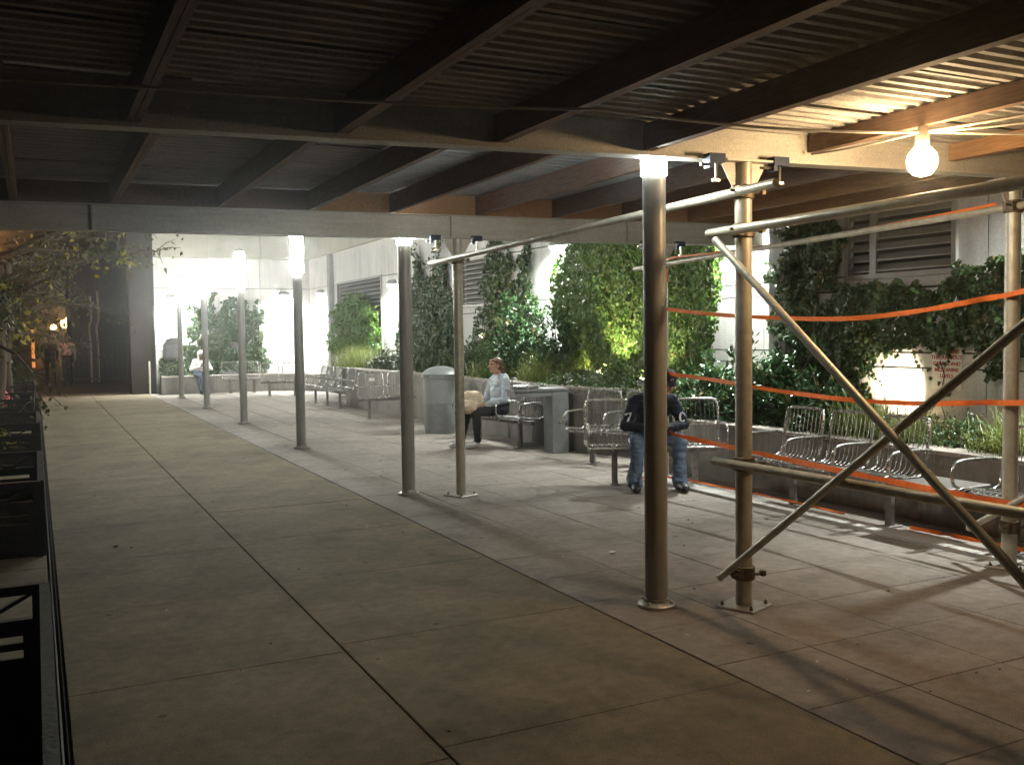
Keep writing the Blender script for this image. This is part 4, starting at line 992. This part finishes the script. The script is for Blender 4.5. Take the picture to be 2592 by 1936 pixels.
# ================================================================== tree guards and trees
def tree_guard(y0, label):
    t = thing('tree_guard', label, 'tree guard', (0,y0,0), 0, 'black iron tree guards along the walkway')
    def panel(L_, X, par):
        f = MB(); f.box(0,.05,-.02,.02,0,.56,0,X).box(L_-.05,L_,-.02,.02,0,.56,0,X).box(.05,L_-.05,-.02,.02,.52,.56,0,X).box(.05,L_-.05,-.02,.02,.37,.415,0,X)
        f.build('frame', T['iron'], par)
        n = max(1, round(L_/.42)); w_ = (L_-.1)/n; b_ = MB()
        for i in range(n):
            xa, xb, xm = .05+i*w_, .05+(i+1)*w_, .05+(i+.5)*w_
            for p, q in (((xa,.52),(xm,.415)),((xb,.52),(xm,.415))):
                b_.add([X @ Vector(v) for v in ((p[0]-.014,-.012,p[1]),(p[0]+.014,-.012,p[1]),(q[0]+.014,-.012,q[1]),(q[0]-.014,-.012,q[1]),(p[0]-.014,.012,p[1]),(p[0]+.014,.012,p[1]),(q[0]+.014,.012,q[1]),(q[0]-.014,.012,q[1]))],
                       [(0,1,2,3),(7,6,5,4),(0,4,5,1),(1,5,6,2),(2,6,7,3),(3,7,4,0)])
            b_.box(xm-.05,xm+.05,-.015,.015,.385,.44,0,X)
            if i: b_.box(xa-.016,xa+.016,-.016,.016,.415,.52,0,X)
        b_.build('brace', T['iron'], par)
        pl = MB()
        pl.box(.05,L_-.05,-.01,.01,.03,.25,0,X).box(.05,L_-.05,-.01,.01,.285,.315,0,X).box(.05,L_-.05,-.01,.01,.345,.37,0,X)
        for i in range(n+1): pl.box(.04+i*w_-.03,.06+i*w_+.03,-.012,.012,.25,.37,0,X)
        pl.build('slotted_plate', T['iron'], par)
    panel(1.3, R2(-1.3,0,0,0), t); panel(2.1, R2(-.0,.02,0,PI/2), t); panel(1.3, R2(-1.3,2.12,0,0), t)
    MB().box(-1.28,-.03,.03,2.1,-.02,.05).build('soil', T['soil'], t)
tree_guard(2.42,'nearest tree guard, only its rail corner showing at the bottom left')
tree_guard(7.84,'second tree guard with V braces at the left edge')
tree_guard(13.3,'third tree guard, with yellow leaves inside')
tree_guard(18.8,'fourth tree guard in the row')
tree_guard(24.2,'farthest tree guard in the row')
for yy, n, lb in ((14.4,260,'low yellowing plants inside the third tree guard'),(19.8,240,'low yellowing plants inside the fourth tree guard')):
    bush('low_plant', lb, (-.5,yy,.04),(.4,.7,.35), n,'yellow' if yy < 15 else 'dry',(.07,.12),cat='plant',up=.3,stems=4)

def tree(label, x, y_, h, crown, nleaf, lean=(0,0), seed=1, nyellow=60, cz=.62, r0=.11):
    rd = random.Random(seed); t = thing('street_tree', label, 'tree', (x,y_,0))
    tr = MB(); P_ = [(0,0,-.05)]; n = 7
    for i in range(1,n+1):
        s_ = i/n; P_.append((lean[0]*s_+rd.uniform(-.05,.05), lean[1]*s_+rd.uniform(-.05,.05), h*cz*s_))
    tr.tube(P_, [r0*(1-.45*i/n) for i in range(n+1)], 10); tr.build('trunk', T['bark'], t, smooth=60)
    top = Vector(P_[-1]); lm = MB(); tips = []
    for i in range(15):
        a = rd.uniform(0,2*PI); e_ = rd.uniform(-.1,.9); st_ = Vector(P_[rd.randint(4,n)]); L_ = rd.uniform(.55,1)*crown
        p = st_; d = Vector((math.cos(a)*math.cos(e_), math.sin(a)*math.cos(e_), math.sin(e_))); pts = [tuple(p)]
        for k in range(6):
            d = (d+Vector((rd.uniform(-.25,.25),rd.uniform(-.25,.25),rd.uniform(-.30,.12)))).normalized(); p = p+d*L_/6; pts.append(tuple(p))
            if k > 0:
                for _ in range(3):
                    dd = (d+Vector((rd.uniform(-1,1),rd.uniform(-1,1),rd.uniform(-.9,.6)))).normalized(); q = p+dd*rd.uniform(.2,.6); lm.tube([tuple(p), tuple((p+q)/2+Vector((0,0,.03))), tuple(q)], [.009,.006,.003], 4, caps=False); tips += [q, (p+q)/2]
        lm.tube(pts, [.03*(1-i_*.14) for i_ in range(7)], 5); tips.append(p)
    lm.build('branches', T['bark'], t)
    tips = np.array([tuple(v) for v in tips]); k = rng.integers(0,len(tips),nleaf); C_ = tips[k]+rng.normal(0,.09,(nleaf,3)); 
    def mk(C_, m_, sz):
        n_ = len(C_); D_ = rng.normal(0,.6,(n_,3)); D_[:,2] -= .6; U_ = rng.normal(0,.6,(n_,3)); U_[:,2] += .6; L_ = rng.uniform(*sz,n_); link('crown', leafmesh('crown', C_, D_, U_, L_, L_*.75, T[m_]), t)
    mk(C_, 'dry', (.05,.10))
    k = rng.integers(0,len(tips),max(3,nyellow//6)); C_ = np.repeat(tips[k],6,0)+rng.normal(0,.07,(len(k)*6,3)); mk(C_, 'yellow', (.06,.11))
tree('near street tree with sparse yellow leaves over the left edge', -.75,14.4,4.6,2.2,900,(.25,0),3,150,.58)
tree('second street tree overhanging the far end of the walkway', -.7,20.0,5.2,2.6,1200,(.3,.1),5,150,.58)
tree('third street tree in the dark beyond the walkway end', -.6,25.6,5.2,2.4,800,(.1,0),9,80,.6)
tree('dark tree beyond the iron fence', 1.6,44,7,3.2,1500,(0,0),12,30,.5,.16)
b = thing('waste_sack', 'red sack leaning by the trunk at the left edge', 'sack', (-.62,21.6,0)); remesh('sack_body', [('e',(0,0,.28),(.22,.2,.28),0),('e',(0,0,.55),(.08,.08,.1),0)], .03, [T['red']], b, 3)

# ================================================================== dark background
fc = thing('picket_fence', 'tall iron picket fence across the dark street end', 'fence', (.95,36,0))
pk = MB().box(-.012,.012,-.012,.012,.03,1.62).add([(-.012,-.012,1.62),(.012,-.012,1.62),(.012,.012,1.62),(-.012,.012,1.62),(0,0,1.72)],[(0,1,4),(1,2,4),(2,3,4),(3,0,4)]).mesh('picket', T['fence'])
for i in range(34): link('picket', pk, fc, (.05+i*.155,0,0))
MB().box(0,5.3,-.02,.02,1.45,1.49).build('rail', T['fence'], fc); MB().box(0,5.3,-.02,.02,.18,.22).build('rail', T['fence'], fc); MB().box(-.04,.04,-.04,.04,0,1.8).build('post', T['fence'], fc)
bb = thing('dark_building', 'dark building rising behind the iron fence', 'building', (1.2,38.2,0))
MB().box(0,14,0,6,0,9.5).build('wall', T['brick'], bb)
for i in range(12): MB().box(.3+i*.9,.55+i*.9,-.09,-.002,0,9).build('rib', T['brick'], bb)
MB().box(-.1,14.1,-.15,6.1,9.51,9.8).build('cornice', T['brick'], bb)
for i in range(4):
    f = MB().box(2.0+i*2.6,3.1+i*2.6,-.06,-.003,3.9,5.4).build('window', T['sheet'], bb); MB().box(2.08+i*2.6,3.02+i*2.6,-.07,-.062,3.98,5.32).build('pane', T['dark'], f)
for x, z1, lb in ((1.80,3.1,'left'),(2.04,3.3,'right')):
    o = MB().tube(spline([(0,0,0),(0,0,1.3),(-.03,0,2.0),(.05,0,2.3),(.03,0,z1)],4),.035,8).build('drainpipe', T['cable'], None, (x+.0,37.9,0)); tag(o, f'{lb} one of two orange lit pipes rising above the iron fence', 'pipe', 'lit pipes behind the fence')
rb = thing('dark_building', 'far dark house on the left with an orange lit doorway', 'building', (-6,58,0))
MB().box(0,6.05,0,8,0,7).build('wall', T['brick'], rb); MB().box(5.82,5.98,-.03,-.001,.05,2.1).build('doorway', T['litdoor'], rb)
MB().box(-.1,6.15,-.2,8.1,7.01,7.3).build('roof', T['dark'], rb); MB().box(5.6,5.81,-.06,-.001,0,2.2).build('door_frame', T['brown'], rb)
for x, z_, h2, lb in ((2.23,2.72,2,'twin globe street lamp, left of the two bright ones'),(2.83,2.60,2,'twin globe street lamp, right of the two bright ones'),(1.27,2.45,1,'small single street lamp farthest left')):
    t = thing('street_lamp', lb, 'street lamp', (x,80,0), 0, 'orange street lamps far down the street')
    MB().tube([(0,0,0),(0,0,z_)],.05,8).build('pole', T['iron'], t)
    for k in range(h2):
        r = .30 if h2 == 2 else .2
        o = MB().lathe([(r*.2,-r),(r*.8,-r*.6),(r,0),(r*.8,r*.6),(r*.2,r)], ((k*2-1)*.17 if h2 == 2 else 0,0,z_+(k*.25)), 14).build('globe', T['sodium'], t, smooth=60)
# unseen warm lamp added to light the pipes and the wall end
t = thing('street_lamp', 'unseen street lamp added to light the pipes and the wall end', 'street lamp', (-1.5,33.5,0))
MB().tube([(0,0,0),(0,0,4.6),(.4,0,4.9)],.05,8).build('pole', T['iron'], t, smooth=50); MB().lathe([(.05,4.72),(.13,4.78),(.15,4.88),(.05,4.95)],(.45,0,0),12).build('lamp_head', T['sodium'], t)
ld = bpy.data.lights.new('added_pipe_lamp','POINT'); ld.energy = 70; ld.color = (1,.42,.12); ld.shadow_soft_size = .1; lo = bpy.data.objects.new('lamp', ld); COL.objects.link(lo); lo.parent = t; lo.location = (.45,0,4.62)
hd = ivy('hedge','low dark hedge along the far end of the walkway', [(-6,.0),(-6,.9),(-.2,.8),(.1,.5),(.1,.0)], 2500, .5, 'ivy', (.07,.12), wallaxis='y', wallpos=32.4, cat='hedge', stems=0)

# ================================================================== litter and small stuff
def crumple(x, y_, s_, label, m='litter'):
    v = []; 
    for i in range(10):
        v.append((random.uniform(-s_,s_), random.uniform(-s_,s_), random.uniform(0,s_*.7)))
    bm = bmesh.new(); [bm.verts.new(p) for p in v]; bmesh.ops.convex_hull(bm, input=bm.verts)
    me = bpy.data.meshes.new('litter'); bm.to_mesh(me); bm.free(); me.materials.append(T[m])
    o = link('litter', me, None, (x,y_,.001)); return tag(o, label, 'litter', 'scraps of litter on the paving')
crumple(3.66,5.82,.03,'white paper scrap on the pavers left of the near lamp foot')
crumple(4.55,7.85,.03,'small white scrap left of the man\'s bench')
crumple(3.0,4.05,.018,'shiny scrap at the paving border by the near lamp foot')
crumple(2.25,2.75,.013,'small yellow scrap on the walkway near the bottom edge','yellow')
crumple(.88,2.75,.018,'pale scrap on the walkway near the bottom edge','coping')
crumple(.5,7.9,.02,'dark crumb on the walkway near the second tree guard','soil')
n = 260; 
mb = MB()
for i in range(n):
    y_ = random.uniform(2.5,27); x = random.choice([random.uniform(3,5.7), random.uniform(.2,5.8)]); s_ = random.uniform(.006,.017); a = random.uniform(0,PI)
    c, s2 = math.cos(a)*s_, math.sin(a)*s_
    mb.add([(x-c,y_-s2,.003),(x+s2*.6,y_-c*.6,.006+s_*.3),(x+c,y_+s2,.003),(x-s2*.6,y_+c*.6,.005)], [(0,1,2,3)], random.choice((0,0,1)))
o = mb.build('fallen_leaves', [T['dry'],T['litter']]); o['kind'] = 'stuff'; o['label'] = 'scattered fallen leaves and crumbs on the paving'; o['category'] = 'leaf litter'
